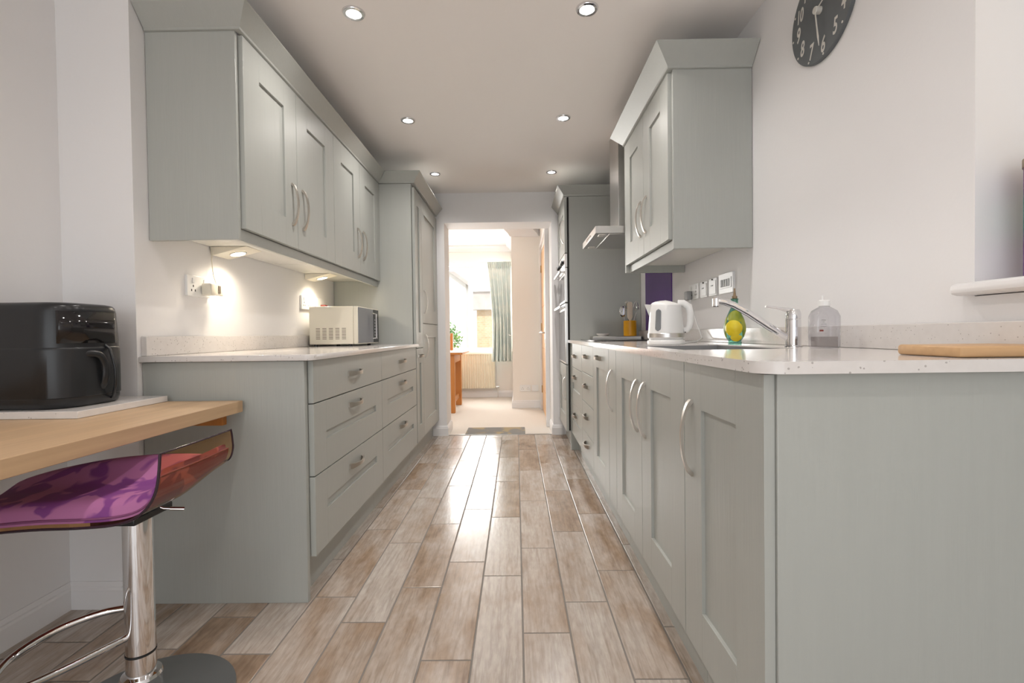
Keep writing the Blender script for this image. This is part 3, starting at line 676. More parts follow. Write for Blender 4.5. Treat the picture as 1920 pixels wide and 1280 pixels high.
b = MB(); b.tube([(TX+.016, TY, z+.110), (TX-.012, TY+.002, z+.120), (TX-.05, TY+.006, z+.128), (TX-.085, TY+.01, z+.134)], [.014, .0125, .006, .005], 14, flat=.7); b.build('lever', 'chrome', t)

# ------------------------------------------------------------------ hob, hood, splashback
t = thing('hob', 'black glass hob set in the quartz worktop in front of the orange utensil pot', 'hob', (.74, 3.38, RT1))
b = MB(); b.box(.50, .965, 3.04, 3.70, RT1+.0002, RT1+.006, .002); b.build('glass', 'blackglass', t)
for (x, y, r) in ((.62, 3.2, .075), (.62, 3.52, .09), (.84, 3.2, .09), (.84, 3.52, .075)):
    b = MB(); b.lathe([(r-.003, RT1+.0061), (r-.003, RT1+.0064), (r, RT1+.0064), (r, RT1+.0061)], (x, y, 0), 40); b.build('heat_ring', 'grey_plastic', t)
t = thing('extractor_hood', 'stainless chimney extractor hood over the hob', 'extractor hood', (.75, 3.2, 1.566))
HX, H0, H1 = .492, 2.915, 3.475
b = MB(); b.box(HX, RW-.002, H0, H1, 1.568, 1.611, .0015); o = b.build('canopy', 'steel', t)
b = MB(); b.box(HX+.09, RW-.05, H0+.03, H1-.03, 1.5655, 1.569, .0008); b.build('filter', 'steel', o)
for y in (H0+.07, H1-.07):
    b = MB(); b.box(HX+.028, HX+.068, y-.035, y+.035, 1.5655, 1.5685, .001); b.build('hood_light', 'dish', o)
b = MB()
for k in range(4): b.lathe([(0, -.004), (.006, -.004), (.007, 0)], (HX, 3.12+.05*k, 1.59), 12, 'x')
b.build('button', 'chrome', o)
b = MB(); b.box(.665, RW-.002, 3.06, 3.33, 1.6115, CZ-.003, .0015); b.build('chimney', 'steel', t)
b = MB(); b.box(RW-.008, RW-.001, 3.115, 3.735, .9735, 1.564, .001)
tag(b.build('splashback', 'purple'), 'purple glass splashback panel on the wall behind the hob', 'splashback')

# ------------------------------------------------------------------ tray, dish, pot with utensils
zt = RT1+.0005
t = thing('trivet_tray', 'flat steel tray with black end grips behind the hob', 'tray', (.79, 3.79, zt))
b = MB(); b.box(.60, .985, 3.72, 3.87, zt, zt+.026, .004); b.build('tray_slab', 'steel', t)
b = MB(); b.box(.975, .99, 3.715, 3.875, zt+.004, zt+.022, .003); b.build('end_grip', 'black', t)
zs = zt+.0265
b = MB(); b.lathe([(0, zs), (.035, zs), (.048, zs+.012), (.052, zs+.022), (.049, zs+.022), (.044, zs+.012), (.03, zs+.006), (0, zs+.006)], (.69, 3.79, 0), 32)
tag(b.build('spoon_dish', 'dish'), 'small white dish on the steel tray left of the orange pot', 'dish')
PX, PY = .905, 3.785
b = MB(); b.lathe([(0, zs), (.047, zs), (.050, zs+.004), (.050, zs+.118), (.047, zs+.121), (.044, zs+.118), (.044, zs+.01), (0, zs+.01)], (PX, PY, 0), 36)
tag(b.build('utensil_pot', 'orange'), 'orange cylindrical pot holding kitchen utensils behind the hob', 'pot')
def utensil(name, label, parts, cat):
    t = thing(name, label, cat, (PX, PY, zs+.012)); 
    for (n, mb, m) in parts: mb.build(n, m, t)
h = MB(); h.tube([(PX-.005, PY-.02, zs+.015), (PX-.008, PY-.03, zs+.13)], .006, 8)
bl = MB(); x, y = PX-.008, PY-.034
bl.prism([(x-.006, zs+.12), (x+.006, zs+.12), (x+.021, zs+.15), (x+.021, zs+.255), (x+.014, zs+.268), (x-.014, zs+.268), (x-.021, zs+.255), (x-.021, zs+.15)], 1, y-.003, y+.004, .0015)
utensil('wooden_spatula', 'pale wooden spatula standing in the orange pot', [('handle', h, 'spoonwood'), ('blade', bl, 'spoonwood')], 'spatula')
h = MB(); h.tube([(PX+.012, PY, zs+.012), (PX+.035, PY+.0, zs+.14), (PX+.052, PY+.002, zs+.185)], .004, 8)
bl = MB()
for k in range(5):
    a = k*math.pi/5; dx, dy = .026*math.cos(a), .026*math.sin(a); bl.tube([(PX+.052+dx*q, PY+.002+dy*q, zs+.185+.02*abs(1-abs(q))+.075*u) for q, u in ((.15, 0), (.8, .3), (1, .6), (.6, .93), (0, 1), (-.6, .93), (-1, .6), (-.8, .3), (-.15, 0))], .0014, 5)
utensil('whisk', 'wire whisk leaning right in the orange pot', [('handle', h, 'steel'), ('wires', bl, 'chrome')], 'whisk')
h = MB(); h.tube([(PX-.01, PY+.01, zs+.012), (PX-.045, PY+.01, zs+.15)], .004, 8)
bl = MB(); bl.lathe([(.0, -.003), (.02, -.002), (.027, .004), (.028, .006), (.02, .001), (0, 0)], (PX-.055, PY+.008, zs+.195), 24, 'y', sy=1.6)
utensil('serving_spoon', 'steel serving spoon leaning left in the orange pot', [('handle', h, 'steel'), ('bowl', bl, 'chrome')], 'spoon')
h = MB(); h.tube([(PX-.002, PY+.02, zs+.012), (PX-.006, PY+.028, zs+.20)], .005, 8)
bl = MB(); bl.lathe([(.0, -.014), (.018, -.012), (.03, .0), (.031, .004), (.028, .002), (.016, -.008), (0, -.010)], (PX-.008, PY+.03, zs+.25), 24, 'y', sy=1.15)
utensil('ladle', 'dark steel ladle rising behind the wooden spatula', [('handle', h, 'black'), ('bowl', bl, 'chrome')], 'ladle')

# ------------------------------------------------------------------ kettle
KX, KY = .672, 2.14
t = thing('kettle', 'white electric kettle with a grey water window on the worktop behind the sink', 'kettle', (KX, KY, RT1), local=True, rz=R(165))
# local frame: +x is the spout side (to the left in view), so the viewer looks along +y
b = MB(); rows = []
prof = [(.0, .026), (.076, .026), (.078, .03), (.077, .05), (.073, .10), (.069, .145), (.066, .172)]
for (r, z) in prof: rows.append([(r*math.cos(2*math.pi*k/48), r*math.sin(2*math.pi*k/48), z+(.014*math.cos(2*math.pi*k/48+.5) if z > .16 else 0)*0) for k in range(48)])
for (q, dz) in ((.98, .007), (.90, .013), (.7, .019), (.4, .022), (0.02, .024)): rows.append([(.066*q*math.cos(2*math.pi*k/48), .066*q*math.sin(2*math.pi*k/48), .172+dz-.006*(1-math.cos(2*math.pi*k/48))*q) for k in range(48)])
V = b.grid(rows, closed_u=True); b.bm.faces.new(V[-1]); build_local(b, 'body', 'white_plastic', t, smooth=50)
b = MB(); b.hexa([(.058, -.022, .135), (.069, 0, .12), (.069, .0, .12), (.058, .022, .135), (.056, -.026, .176), (.092, 0, .181), (.092, .0005, .181), (.056, .026, .176)]); build_local(b, 'spout', 'white_plastic', t, smooth=30)
b = MB(); b.tube([(-.050, 0, .182), (-.075, 0, .180), (-.096, 0, .165), (-.105, 0, .135), (-.104, 0, .10), (-.098, 0, .075), (-.088, 0, .062), (-.070, 0, .062)], [.012, .013, .013, .012, .0115, .011, .011, .010], 14, flat=1.25); build_local(b, 'handle', 'white_plastic', t, smooth=60)
b = MB(); rows = []
for i in range(15):
    z = .058+.098*i/14; r0 = .0785-(z-.03)*.0755*1.1+.001; half = .17*min(1, math.sqrt(max(0, 1-((abs(i-7)-5)/2)**2)) if abs(i-7) > 5 else 1)
    rows.append([((r0)*math.cos(R(62)+half*(2*j/6-1)), (r0)*math.sin(R(62)+half*(2*j/6-1)), z) for j in range(7)])
b.grid(rows); build_local(b, 'water_window', 'smokeglass', t, solid=.003)
b = MB(); b.lathe([(.0785, .030), (.0792, .031), (.0786, .048), (.0778, .049)], (0, 0, 0), 48, caps=False); build_local(b, 'metal_band', 'steel', t)
b = MB(); b.lathe([(0, 0), (.078, 0), (.081, .003), (.081, .014), (.078, .018), (.0, .018)], (0, 0, 0), 48); b.lathe([(.0, .018), (.072, .018), (.072, .0255), (0, .0255)], (0, 0, 0), 48); build_local(b, 'power_base', 'white_plastic', t)
b = MB(); b.box(-.085, -.079, -.008, .008, .05, .062, .002); build_local(b, 'switch', 'black', t)
b = MB(); b.tube([(.755, 2.17, RT1+.006), (.80, 2.25, RT1+.004), (.90, 2.38, RT1+.004), (.975, 2.50, RT1+.02), (.99, 2.62, 1.02), (.995, 2.70, 1.10), (1.0, 2.745, 1.145)], .0035, 8)
tag(b.build('kettle_cable', 'white_plastic'), 'white cable from the kettle base up to the wall plug', 'cable')

# ------------------------------------------------------------------ oil bottle, soap bottle, bread board
OXX, OYY = .925, 2.02
t = thing('oil_bottle', 'green glass oil bottle painted with lemons behind the tap spout', 'bottle', (OXX, OYY, RT1))
z = RT1; prof = [(0, z), (.026, z), (.027, z+.008), (.024, z+.012), (.036, z+.03), (.043, z+.055), (.043, z+.075), (.036, z+.105), (.022, z+.138), (.014, z+.155), (.0135, z+.185), (.016, z+.19), (.013, z+.192), (0, z+.192)]
b = MB(); b.lathe(prof, (OXX, OYY, 0), 32); b.build('glass', 'greenglass', t)
def on_bottle(ang, zc, half, hz, off, m, nm):
    b = MB(); rows = []
    def rad(zq):
        for (r0, z0), (r1, z1) in zip(prof, prof[1:]):
            if z0 <= zq <= z1 and z1 > z0: return r0+(r1-r0)*(zq-z0)/(z1-z0)
        return .03
    rows = []
    for i in range(13):
        a = math.pi*i/12; w_ = math.sin(a); zq = z+zc-hz*math.cos(a)
        rows.append([((OXX+(rad(zq)+off)*math.cos(ang+half*w_*(2*j/8-1))), (OYY+(rad(zq)+off)*math.sin(ang+half*w_*(2*j/8-1))), zq) for j in range(9)])
    b.grid(rows); return b.build(nm, m, t, solid=.0012)
v0 = math.atan2(-OYY, -OXX)
on_bottle(v0-.12, .066, .85, .034, .0012, 'lemon', 'lemon_painting'); on_bottle(v0+.2, .025, .7, .014, .0012, 'lemon', 'lemon_painting')
on_bottle(v0+.15, .115, 1.1, .026, .0008, 'lime', 'leaf_painting'); on_bottle(v0+1.0, .08, .35, .05, .0008, 'lime', 'leaf_painting'); on_bottle(v0-1.15, .07, .3, .045, .0008, 'lime', 'leaf_painting')
b = MB(); b.lathe([(0, z+.190), (.010, z+.190), (.011, z+.20), (.006, z+.205), (.004, z+.222), (.003, z+.235), (0, z+.235)], (OXX, OYY, 0), 16); b.build('pourer', 'lid', t)

SX, SY = .928, 1.44
t = thing('soap_bottle', 'clear plastic soap bottle with a white cap right of the mixer tap', 'bottle', (SX, SY, RT1))
b = MB(); rows = []
for (hx, hy, zz_, e) in ((.036, .020, .0, .5), (.039, .023, .004, .4), (.040, .024, .05, .4), (.039, .024, .095, .4), (.033, .022, .112, .6), (.018, .016, .122, .9), (.014, .014, .124, 1), (.014, .014, .128, 1)):
    r = []
    for k in range(40):
        a = 2*math.pi*k/40; ca, sa = math.cos(a), math.sin(a)
        r.append((SX+hx*math.copysign(abs(ca)**e, ca), SY+hy*math.copysign(abs(sa)**e, sa), RT1+zz_))
    rows.append(r)
V = b.grid(rows, closed_u=True); b.bm.faces.new(V[0][::-1]); b.build('bottle_body', 'clearplastic', t, smooth=50)
b = MB(); b.lathe([(0, .126), (.0155, .126), (.0155, .142), (.013, .144), (0, .144)], (SX, SY, RT1), 24); b.tube([(SX-.006, SY, RT1+.143), (SX-.006, SY, RT1+.158)], .0022, 8); b.build('cap', 'white_plastic', t)
b = MB(); rows = [[(SX+hx*.9*math.copysign(abs(math.cos(a))**.4, math.cos(a)), SY+.02*math.copysign(abs(math.sin(a))**.4, math.sin(a)), RT1+zq) for a in [2*math.pi*k/32 for k in range(32)]] for hx, zq in ((.036, .004), (.037, .034))]
V = b.grid(rows, closed_u=True); b.bm.faces.new(V[0][::-1]); b.bm.faces.new(V[1]); b.build('soap_liquid', thin_glass('soap_liquid', (.80, .78, .77), .5), t)
# faint lines of print on the bottle front
b = MB()
for k, (w_, z_) in enumerate(((.010, .082), (.005, .077), (.012, .070), (.012, .064))): b.box(SX-.018-w_*.6, SX-.018+w_*.6, SY-.0262, SY-.0252, RT1+z_, RT1+z_+.0022)
b.build('printed_lines', 'grey_plastic', t)
b = MB(); b.box(SX-.030, SX-.019, SY-.0262, SY-.0252, RT1+.050, RT1+.055); b.build('red_print', 'red', t)
b = MB(); z = RT1+.0005
b.prism([(.806, .868), (1.0, .858), (1.0, 1.012), (.818, 1.022), (.806, 1.012)], 2, z, z+.021, .006, 3)
tag(b.build('chopping_board', 'board'), 'wooden chopping board lying on the near end of the quartz worktop', 'chopping board')
t = thing('tin', 'purple and teal tin with a bronze lid on the window sill', 'tin', (1.115, .985, WZ0+.03))
z = WZ0+.0305; b = MB(); b.lathe([(0, z), (.05, z), (.052, z+.004), (.052, z+.235), (0, z+.235)], (1.115, .985, 0), 40); b.build('body', 'tin', t)
b = MB(); b.lathe([(0, z+.235), (.054, z+.235), (.054, z+.252), (.05, z+.256), (0, z+.258)], (1.115, .985, 0), 40); b.build('lid', 'lid', t)

# ------------------------------------------------------------------ switches and sockets over the worktops
def wall_plate(name, label, y0, y1, z0, z1, wall, s, kind, m='white_plastic'):
    x = wall+s*.010; t = thing(name, label, 'switch' if 'switch' in name else 'socket', (wall, (y0+y1)/2, (z0+z1)/2))
    b = MB(); b.box(wall-s*.001, x, y0, y1, z0, z1, .002); b.build('face_plate', m, t)
    yc, zc = (y0+y1)/2, (z0+z1)/2
    if kind == 'grid4':
        b = MB(); b.box(x, x+s*.003, y0+.014, y1-.012, zc-.024, zc+.026, .001); b.build('centre_plate', 'white_plastic', t)
        for k in range(4):
            q = y1-.040-k*.026
            b = MB(); b.box(x+s*.003, x+s*.0055, q-.009, q+.009, zc-.017, zc+.019, .0015); o = b.build('rocker', 'grey_plastic', t)
    if kind == 'spur':
        b = MB(); b.box(x, x+s*.003, y0+.008, y1-.008, z0+.008, z1-.012, .001); o = b.build('centre_plate', 'white_plastic', t)
        b = MB(); b.box(x+s*.003, x+s*.0045, yc-.012, yc+.012, zc+.004, zc+.010); b.build('switch_line', 'grey_plastic', o)
        b = MB(); b.box(x, x+s*.0035, yc-.005, yc+.005, z1-.010, z1-.003); b.build('neon', 'dark', t)
    if kind == 'double':
        for q in (yc-(y1-y0)*.25, yc+(y1-y0)*.25):
            b = MB(); b.box(x, x+s*.003, q-.007, q+.007, zc+.012, zc+.032, .001); b.build('rocker', m, t)
        for q in (yc-(y1-y0)*.25, yc+(y1-y0)*.25):
            b = MB()
            for (dy, dz) in ((0, 0), (-.011, -.018), (.011, -.018)): b.box(x-s*.001, x+s*.0006, q+dy-.0025, q+dy+.0025, zc+dz-.005, zc+dz+.004)
            b.build('pin_holes', 'dark', t)
    return t
wall_plate('wall_switch', 'wide white plate of four grey rocker switches on the wall behind the tap spout', 2.23, 2.385, 1.142, 1.240, RW, -1, 'grid4')
wall_plate('wall_switch', 'white fused switch next to the wide four-rocker plate', 2.41, 2.508, 1.142, 1.232, RW, -1, 'spur')
wall_plate('wall_switch', 'white fused switch beside the double socket the kettle is plugged into', 2.528, 2.626, 1.142, 1.228, RW, -1, 'spur')
wall_plate('wall_socket', 'white double socket with the kettle plug, over the kettle', 2.648, 2.795, 1.142, 1.230, RW, -1, 'double')
t = thing('plug', 'white plug of the kettle cable in the wall socket', 'plug', (1.0, 2.76, 1.165)); b = MB(); b.box(RW-.0145, RW-.042, 2.735, 2.785, 1.140, 1.192, .006, 3); b.build('plug_body', 'grey_plastic', t)
wall_plate('wall_socket', 'white double socket on the wall at the near end of the microwave worktop', 1.925, 2.068, 1.132, 1.218, LW, 1, 'double')
t = thing('plug_adaptor', 'cream plug-in adaptor in the near socket, with a thin cable going up', 'adaptor', (LW+.03, 2.06, 1.17))
b = MB(); b.box(LW+.0138, LW+.055, 2.005, 2.045, 1.14, 1.190, .004, 3); b.box(LW+.035, LW+.050, 2.041, 2.098, 1.142, 1.192, .003); o = b.build('adaptor_body', 'cream_plastic', t)
b = MB(); b.box(LW+.0495, LW+.0515, 2.062, 2.078, 1.152, 1.184); b.build('label_window', 'slot', o)
b = MB(); b.tube([(LW+.035, 2.075, 1.19), (LW+.02, 2.078, 1.23), (LW+.012, 2.08, 1.30), (LW+.012, 2.09, UB-.004)], .0022, 6)
tag(b.build('lamp_cable', 'cream_plastic'), 'thin cream cable from the plug-in adaptor up to the wedge lamp', 'cable')
wall_plate('wall_socket', 'white double socket on the wall just in front of the microwave', 2.955, 3.10, 1.132, 1.218, LW, 1, 'double')
t = thing('wall_socket', 'white single socket with a dark red plug behind the microwave', 'socket', (LW, 3.25, 1.17)); b = MB(); b.box(LW-.001, LW+.010, 3.19, 3.30, 1.135, 1.218, .002); b.build('face_plate', 'white_plastic', t)
b = MB(); b.box(LW+.0105, LW+.045, 3.235, 3.28, 1.140, 1.175, .005, 3); tag(b.build('plug', 'red'), 'dark red plug in the socket behind the microwave', 'plug')

# ------------------------------------------------------------------ wedge lamps under the wall cabinets
def wedge(label, y):
    t = thing('wedge_lamp', label, 'lamp', (LW, y, UB), 'wedge lamps under the wall cabinets')
    zt_ = UB-.003
    b = MB()
    # triangular in plan: flat back on the wall, point towards the room
    b.hexa([(LW+.004, y-.062, zt_-.036), (LW+.020, y-.062, zt_-.036), (LW+.020, y+.062, zt_-.036), (LW+.004, y+.062, zt_-.036), (LW+.004, y-.066, zt_), (LW+.165, y-.066, zt_), (LW+.165, y+.066, zt_), (LW+.004, y+.066, zt_)], .002)
    b.build('housing', 'cream_plastic', t)
    n = Vector((.036, 0, -.145)).normalized(); c = Vector((LW+.088, y, zt_-.0195)); u = Vector((0, 1, 0)); v = n.cross(u)
    b = MB(); rows = [[tuple(c+n*h+(u*math.cos(2*math.pi*k/28)+v*math.sin(2*math.pi*k/28))*r) for k in range(28)] for r, h in ((.036, 0), (.036, .004), (.031, .005))]
    b.grid(rows, closed_u=True); b.build('rim', 'steel', t)
    b = MB(); rows = [[tuple(c+n*h+(u*math.cos(2*math.pi*k/28)+v*math.sin(2*math.pi*k/28))*r) for k in range(28)] for r, h in ((.031, .002), (.030, .0045))]
    V = b.grid(rows, closed_u=True); b.bm.faces.new(V[1]); b.build('lens', 'warmbulb', t)
    l = bpy.data.lights.new('wedge_lamp_light', 'SPOT'); l.energy = 11; l.color = (1, .87, .69); l.spot_size = R(165); l.spot_blend = .9; l.shadow_soft_size = .03
    o = bpy.data.objects.new('wedge_lamp_light', l); COL.objects.link(o); o.parent = t
    o.location = Vector((c+n*.012))-Vector((LW, y, UB)); o.rotation_euler = (-n).to_track_quat('Z', 'Y').to_euler()
wedge('cream wedge lamp with a glowing lens above the near double socket', 2.15); wedge('cream wedge lamp with a glowing lens above the microwave', 3.085)

# ------------------------------------------------------------------ downlights in the ceiling
def downlight(label, x, y, vis=True):
    t = thing('ceiling_downlight', label, 'ceiling light', (x, y, CZ), 'recessed downlights in the kitchen ceiling')
    b = MB(); b.lathe([(.028, CZ-.002), (.031, CZ-.008), (.042, CZ-.0075), (.046, CZ-.001)], (x, y, 0), 32, caps=False); b.build('bezel', 'chrome', t, solid=.001)
    b = MB(); b.lathe([(.0, CZ-.0035), (.0285, CZ-.0035), (.0285, CZ-.001), (0, CZ-.001)], (x, y, 0), 28); b.build('lens', 'bulb', t)
    l = bpy.data.lights.new('downlight_beam', 'SPOT'); l.energy = 26; l.color = (1, .945, .905); l.spot_size = R(150); l.spot_blend = .9; l.shadow_soft_size = .03
    o = bpy.data.objects.new('downlight_beam', l); COL.objects.link(o); o.parent = t; o.location = (0, 0, -.012)
    return t
for x in (-.655, .308):            # unseen fill lamps added out of view, in line with the rows
    for y in (.99, 0, -1):
        b = MB(); b.lathe([(0, CZ-.004), (.040, CZ-.006), (.043, CZ-.001), (0, CZ-.001)], (x, y, 0), 24); struct(b.build('ceiling_fill_lamp', 'bulb', bpy.data.objects['ceiling']))
        l = bpy.data.lights.new('downlight_beam', 'SPOT'); l.energy = 15; l.color = (1, .945, .905); l.spot_size = R(150); l.spot_blend = .9; l.shadow_soft_size = .03  # fill spot of the added lamp
        o = bpy.data.objects.new('downlight_beam', l); COL.objects.link(o); o.location = (x, y, CZ-.012)
row = ('nearest the camera', 'in the middle of its row', 'nearest the dining room opening')
for j, y in enumerate((1.98, 2.965, 3.95)):
    downlight('recessed chrome downlight on the microwave side of the ceiling, %s' % row[j], -.655, y)
    downlight('recessed chrome downlight on the hob side of the ceiling, %s' % row[j], .308, y)

# ------------------------------------------------------------------ microwave
t = thing('microwave', 'cream microwave with a mirrored dark door on the quartz worktop', 'microwave', (-1.13, 3.2, LT1))
z0, z1 = LT1+.012, LT1+.252; xb, xf = -1.305, -.995; y0, y1 = 2.985, 3.425
b = MB(); b.box(xb, xf-.03, y0, y1, z0, z1, .005); o = b.build('casing', 'cream_plastic', t)
b = MB()
for c in range(5):
    for r in range(8): b.box(-1.262+c*.041, -1.262+c*.041+.026, y0-.0008, y0+.001, LT1+.045+r*.0095, LT1+.045+r*.0095+.0035)
b.build('vent', 'slot', o)
b = MB(); b.box(xf-.030, xf-.001, y0, y1, z0, z1, .005); b.build('front_frame', 'cream_plastic', t)
b = MB(); b.box(xf-.002, xf+.003, y0+.004, y0+.315, z0+.006, z1-.006, .002); o = b.build('door', 'ovenglass', t)
b = MB(); b.tube([(xf+.004, y0+.29, z0+.035), (xf+.03, y0+.29, z0+.04), (xf+.03, y0+.29, z1-.04), (xf+.004, y0+.29, z1-.035)], .007, 8); b.build('bar_handle', 'chrome', o)
b = MB(); b.box(xf-.002, xf+.0035, y0+.32, y1-.004, z0+.006, z1-.006, .002); o = b.build('control_panel', 'blackglass', t)
b = MB()
for r in range(7):
    for c in range(2): b.box(xf+.0034, xf+.0055, y0+.335+c*.038, y0+.335+c*.038+.026, z0+.03+r*.021, z0+.03+r*.021+.011, .001)
b.build('buttons', 'grey_plastic', o)
b = MB()
for x in (xb+.03, xf-.06):
    for y in (y0+.03, y1-.03): b.lathe([(0, LT1+.0005), (.012, LT1+.0005), (.013, z0+.001), (0, z0+.001)], (x, y, 0), 12)
b.build('foot', 'black', t)

# ------------------------------------------------------------------ breakfast bar with air fryer
BZ = .736
t = thing('breakfast_bar', 'oak breakfast bar top fixed along the recess wall', 'breakfast bar', (-1.29, .7, BZ-.04))
b = MB(); b.box(-1.603, -.970, -.35, 1.669, BZ-.04, BZ, .002); b.build('bar_top', 'oak', t)
b = MB(); b.box(-1.30, -1.04, 1.664, 1.688, .648, BZ-.041, .002); o = b.build('support_batten', 'pine', t)
b = MB(); b.lathe([(0, -.002), (.004, -.0015), (.005, 0)], (-1.09, 1.664, .672), 10, 'y'); b.build('screw', 'chrome', o)
b = MB(); b.box(-1.60, -1.232, 1.318, 1.662, BZ+.0005, BZ+.021, .0015)
tag(b.build('heat_slab', 'quartz'), 'white speckled slab under the air fryer on the oak bar', 'slab')
FZ = BZ+.0215
t = thing('air_fryer', 'glossy black air fryer on the white slab of the oak bar', 'air fryer', (-1.43, 1.49, FZ))
def rr(cx, cy, hx, hy, r, n=10):
    out = []
    for (sx, sy, a0) in ((1, 1, 0), (-1, 1, 90), (-1, -1, 180), (1, -1, 270)):
        for i in range(n+1):
            a = R(a0+90*i/n); out.append((cx+sx*(hx-r)+r*math.cos(a), cy+sy*(hy-r)+r*math.sin(a)))
    return out
FCX, FCY, FHX, FHY, FR = -1.449, 1.465, .155, .125, .085
b = MB(); rows = []
for (z, g, d) in ((.0, -.012, 0), (.006, -.004, 0), (.02, 0, 0), (.20, .0, 0), (.285, -.005, 0), (.300, -.008, 0), (.307, -.014, 0), (.311, -.03, 0), (.312, -.08, 0)):
    rows.append([(x, y, FZ+z) for x, y in rr(FCX, FCY, FHX+g, FHY+g, max(.02, FR+g))])
V = b.grid(rows, closed_u=True); b.bm.faces.new(V[0][::-1]); b.bm.faces.new(V[-1]); b.build('body', 'black', t, smooth=50)
# drawer front wrapping the near side and the corner (outline of the basket)
P = rr(FCX, FCY, FHX+.0035, FHY+.0035, FR+.0035, 14); n = len(P)
seg = P[35:] + P[:6]        # near side, near right corner, start of the right side
b = MB(); rows = []
for (z, off) in ((.030, -.004), (.032, 0), (.170, 0), (.176, -.001), (.178, -.004)):
    rows.append([(FCX+(x-FCX)*(1+off*4), FCY+(y-FCY)*(1+off*4), FZ+z) for x, y in seg])
b.grid(rows); o = b.build('basket_drawer', 'black', t, smooth=50)
hx = FCX+FHX*.86; 
b = MB(); pts = [(FCX+FHX-.006, FCY-.055, FZ+.158), (FCX+FHX+.012, FCY-.02, FZ+.155), (FCX+FHX+.015, FCY, FZ+.125), (FCX+FHX+.013, FCY+.003, FZ+.08), (FCX+FHX-.001, FCY+.005, FZ+.05)]
b.tube(smooth_path(pts), .0065, 12, flat=1.6); b.build('handle', 'black', o, smooth=60)
seg2 = P[51:]+P[:3]
b = MB(); rows = [[(FCX+(x-FCX)*1.004, FCY+(y-FCY)*1.004, FZ+z) for x, y in seg2] for z in (.19, .285)]
b.grid(rows); b.build('touch_panel', 'blackglass', t, smooth=60, solid=.001)
b = MB(); b.tube([(FCX+FHX-.01, FCY+.02, FZ+.19), (FCX+FHX+.014, FCY+.02, FZ+.17), (FCX+FHX+.03, FCY+.02, FZ+.11), (FCX+FHX+.03, FCY+.02, FZ+.06), (FCX+FHX+.012, FCY+.03, FZ+.02), (FCX+FHX-.03, FCY+.06, FZ+.006), (FCX+FHX-.12, FCY+.155, FZ+.006)], .004, 8)
b.build('power_cord', 'black', t, smooth=60)

# ------------------------------------------------------------------ bar stool
TX_, TY_ = -.974, 1.20
t = thing('bar_stool', 'chrome bar stool with a smoked acrylic seat under the oak bar', 'stool', (TX_, TY_, 0))
b = MB(); b.lathe([(0, 0), (.205, 0), (.21, .004), (.208, .010), (.16, .018), (.08, .028), (.05, .038), (.045, .05), (.0, .05)], (TX_, TY_, 0), 64); b.build('base', mat('dark_stool_base', (.10, .105, .105), .3, noise=((9, 9, 9), .05, 2)), t)
b = MB(); b.lathe([(.045, .045), (.046, .055), (.046, .095), (.043, .103), (.0325, .106), (.0325, .155)], (TX_, TY_, 0), 40); b.build('collar', 'chrome', t)
b = MB(); b.lathe([(.0325, .156), (.031, .157), (.031, .160), (.0325, .161), (.0325, .36), (.0325, .50), (0, .50)], (TX_, TY_, 0), 40); b.build('column', 'chrome', t)
b = MB(); b.lathe([(.0335, .155), (.0338, .1565), (.0338, .1585), (.0335, .16)], (TX_, TY_, 0), 40, caps=False); b.build('column_ring', 'black', t)
b = MB(); ring = []
for i in range(25):
    a = R(205-205*i/24*1.0-50)
    ring.append(a)
pts = [(TX_-.030, TY_+.015, .262), (TX_-.09, TY_-.01, .262), (TX_-.15, TY_-.07, .255), (TX_-.17, TY_-.15, .245), (TX_-.14, TY_-.225, .235), (TX_-.095, TY_-.235, .226), (TX_-.065, TY_-.16, .214), (TX_-.04, TY_-.085, .208), (TX_-.020, TY_-.026, .205)]
# smooth the footrest path (Catmull-Rom)
b.tube(smooth_path(pts), .0085, 12); b.build('footrest', 'chrome', t, smooth=60)
b = MB(); b.tube([(TX_+.02, TY_+.02, .528), (TX_+.045, TY_+.03, .514), (TX_+.058, TY_+.036, .511)], .0032, 8); b.tube([(TX_+.058, TY_+.036, .511), (TX_+.088, TY_+.047, .506)], .005, 10); b.build('gas_lever', 'chrome', t, smooth=60)
b = MB(); b.box(TX_-.07, TX_+.04, TY_-.06, TY_+.07, .502, .520, .003); b.build('mounting_plate', 'black', t)
# seat shell: near edge low, rising in a wing on the right, rim rising along the far side
near = [(-1.36, .488), (-1.30, .505), (-1.22, .518), (-1.10, .528), (-1.00, .531), (-.92, .537), (-.87, .551), (-.838, .577), (-.820, .607), (-.811, .645), (-.806, .698)]
far = []
for k, (x, z) in enumerate(near):
    far.append((x-(.12, .11, .09, .06, .05, .02, 0, 0, 0, 0, 0)[k], z+(.004, .022, .052, .082, .094, .09, .066, .03, .010, .003, .002)[k]))
NI = 12
def cr(lst, u):
    p = [Vector((a, c, 0)) for a, c in lst]; x = u*(len(p)-1); i = min(len(p)-2, int(x)); f = x-i
    a, b_, c, d = p[max(0, i-1)], p[i], p[i+1], p[min(len(p)-1, i+2)]
    return .5*((2*b_)+(c-a)*f+(2*a-5*b_+4*c-d)*f*f+(3*b_-a-3*c+d)*f**3)
def seat_pt(u, v, up=0.0):
    """u: front .. right wing, v: near edge .. far rim"""
    a, c = cr(near, u), cr(far, u)
    g = max(0, (v-.45)/.55); g = g*g*(1.6-.6*g)
    y = 1.06+.285*(v if v < .8 else .8+.2*math.sin((v-.8)/.2*math.pi/2)*.98)
    x = a.x+(c.x-a.x)*v; z = a.y+(c.y-a.y)*g
    if u > .9 and v > .85: y -= (u-.9)*(v-.85)*1.2          # rounded top corner
    return Vector((x, y, z+up))
NU, NV = 44, 20
b = MB(); b.grid([[seat_pt(i/NU, j/NV) for i in range(NU+1)] for j in range(NV+1)])
shell = b.build('seat_shell', 'acrylic', t, smooth=80)
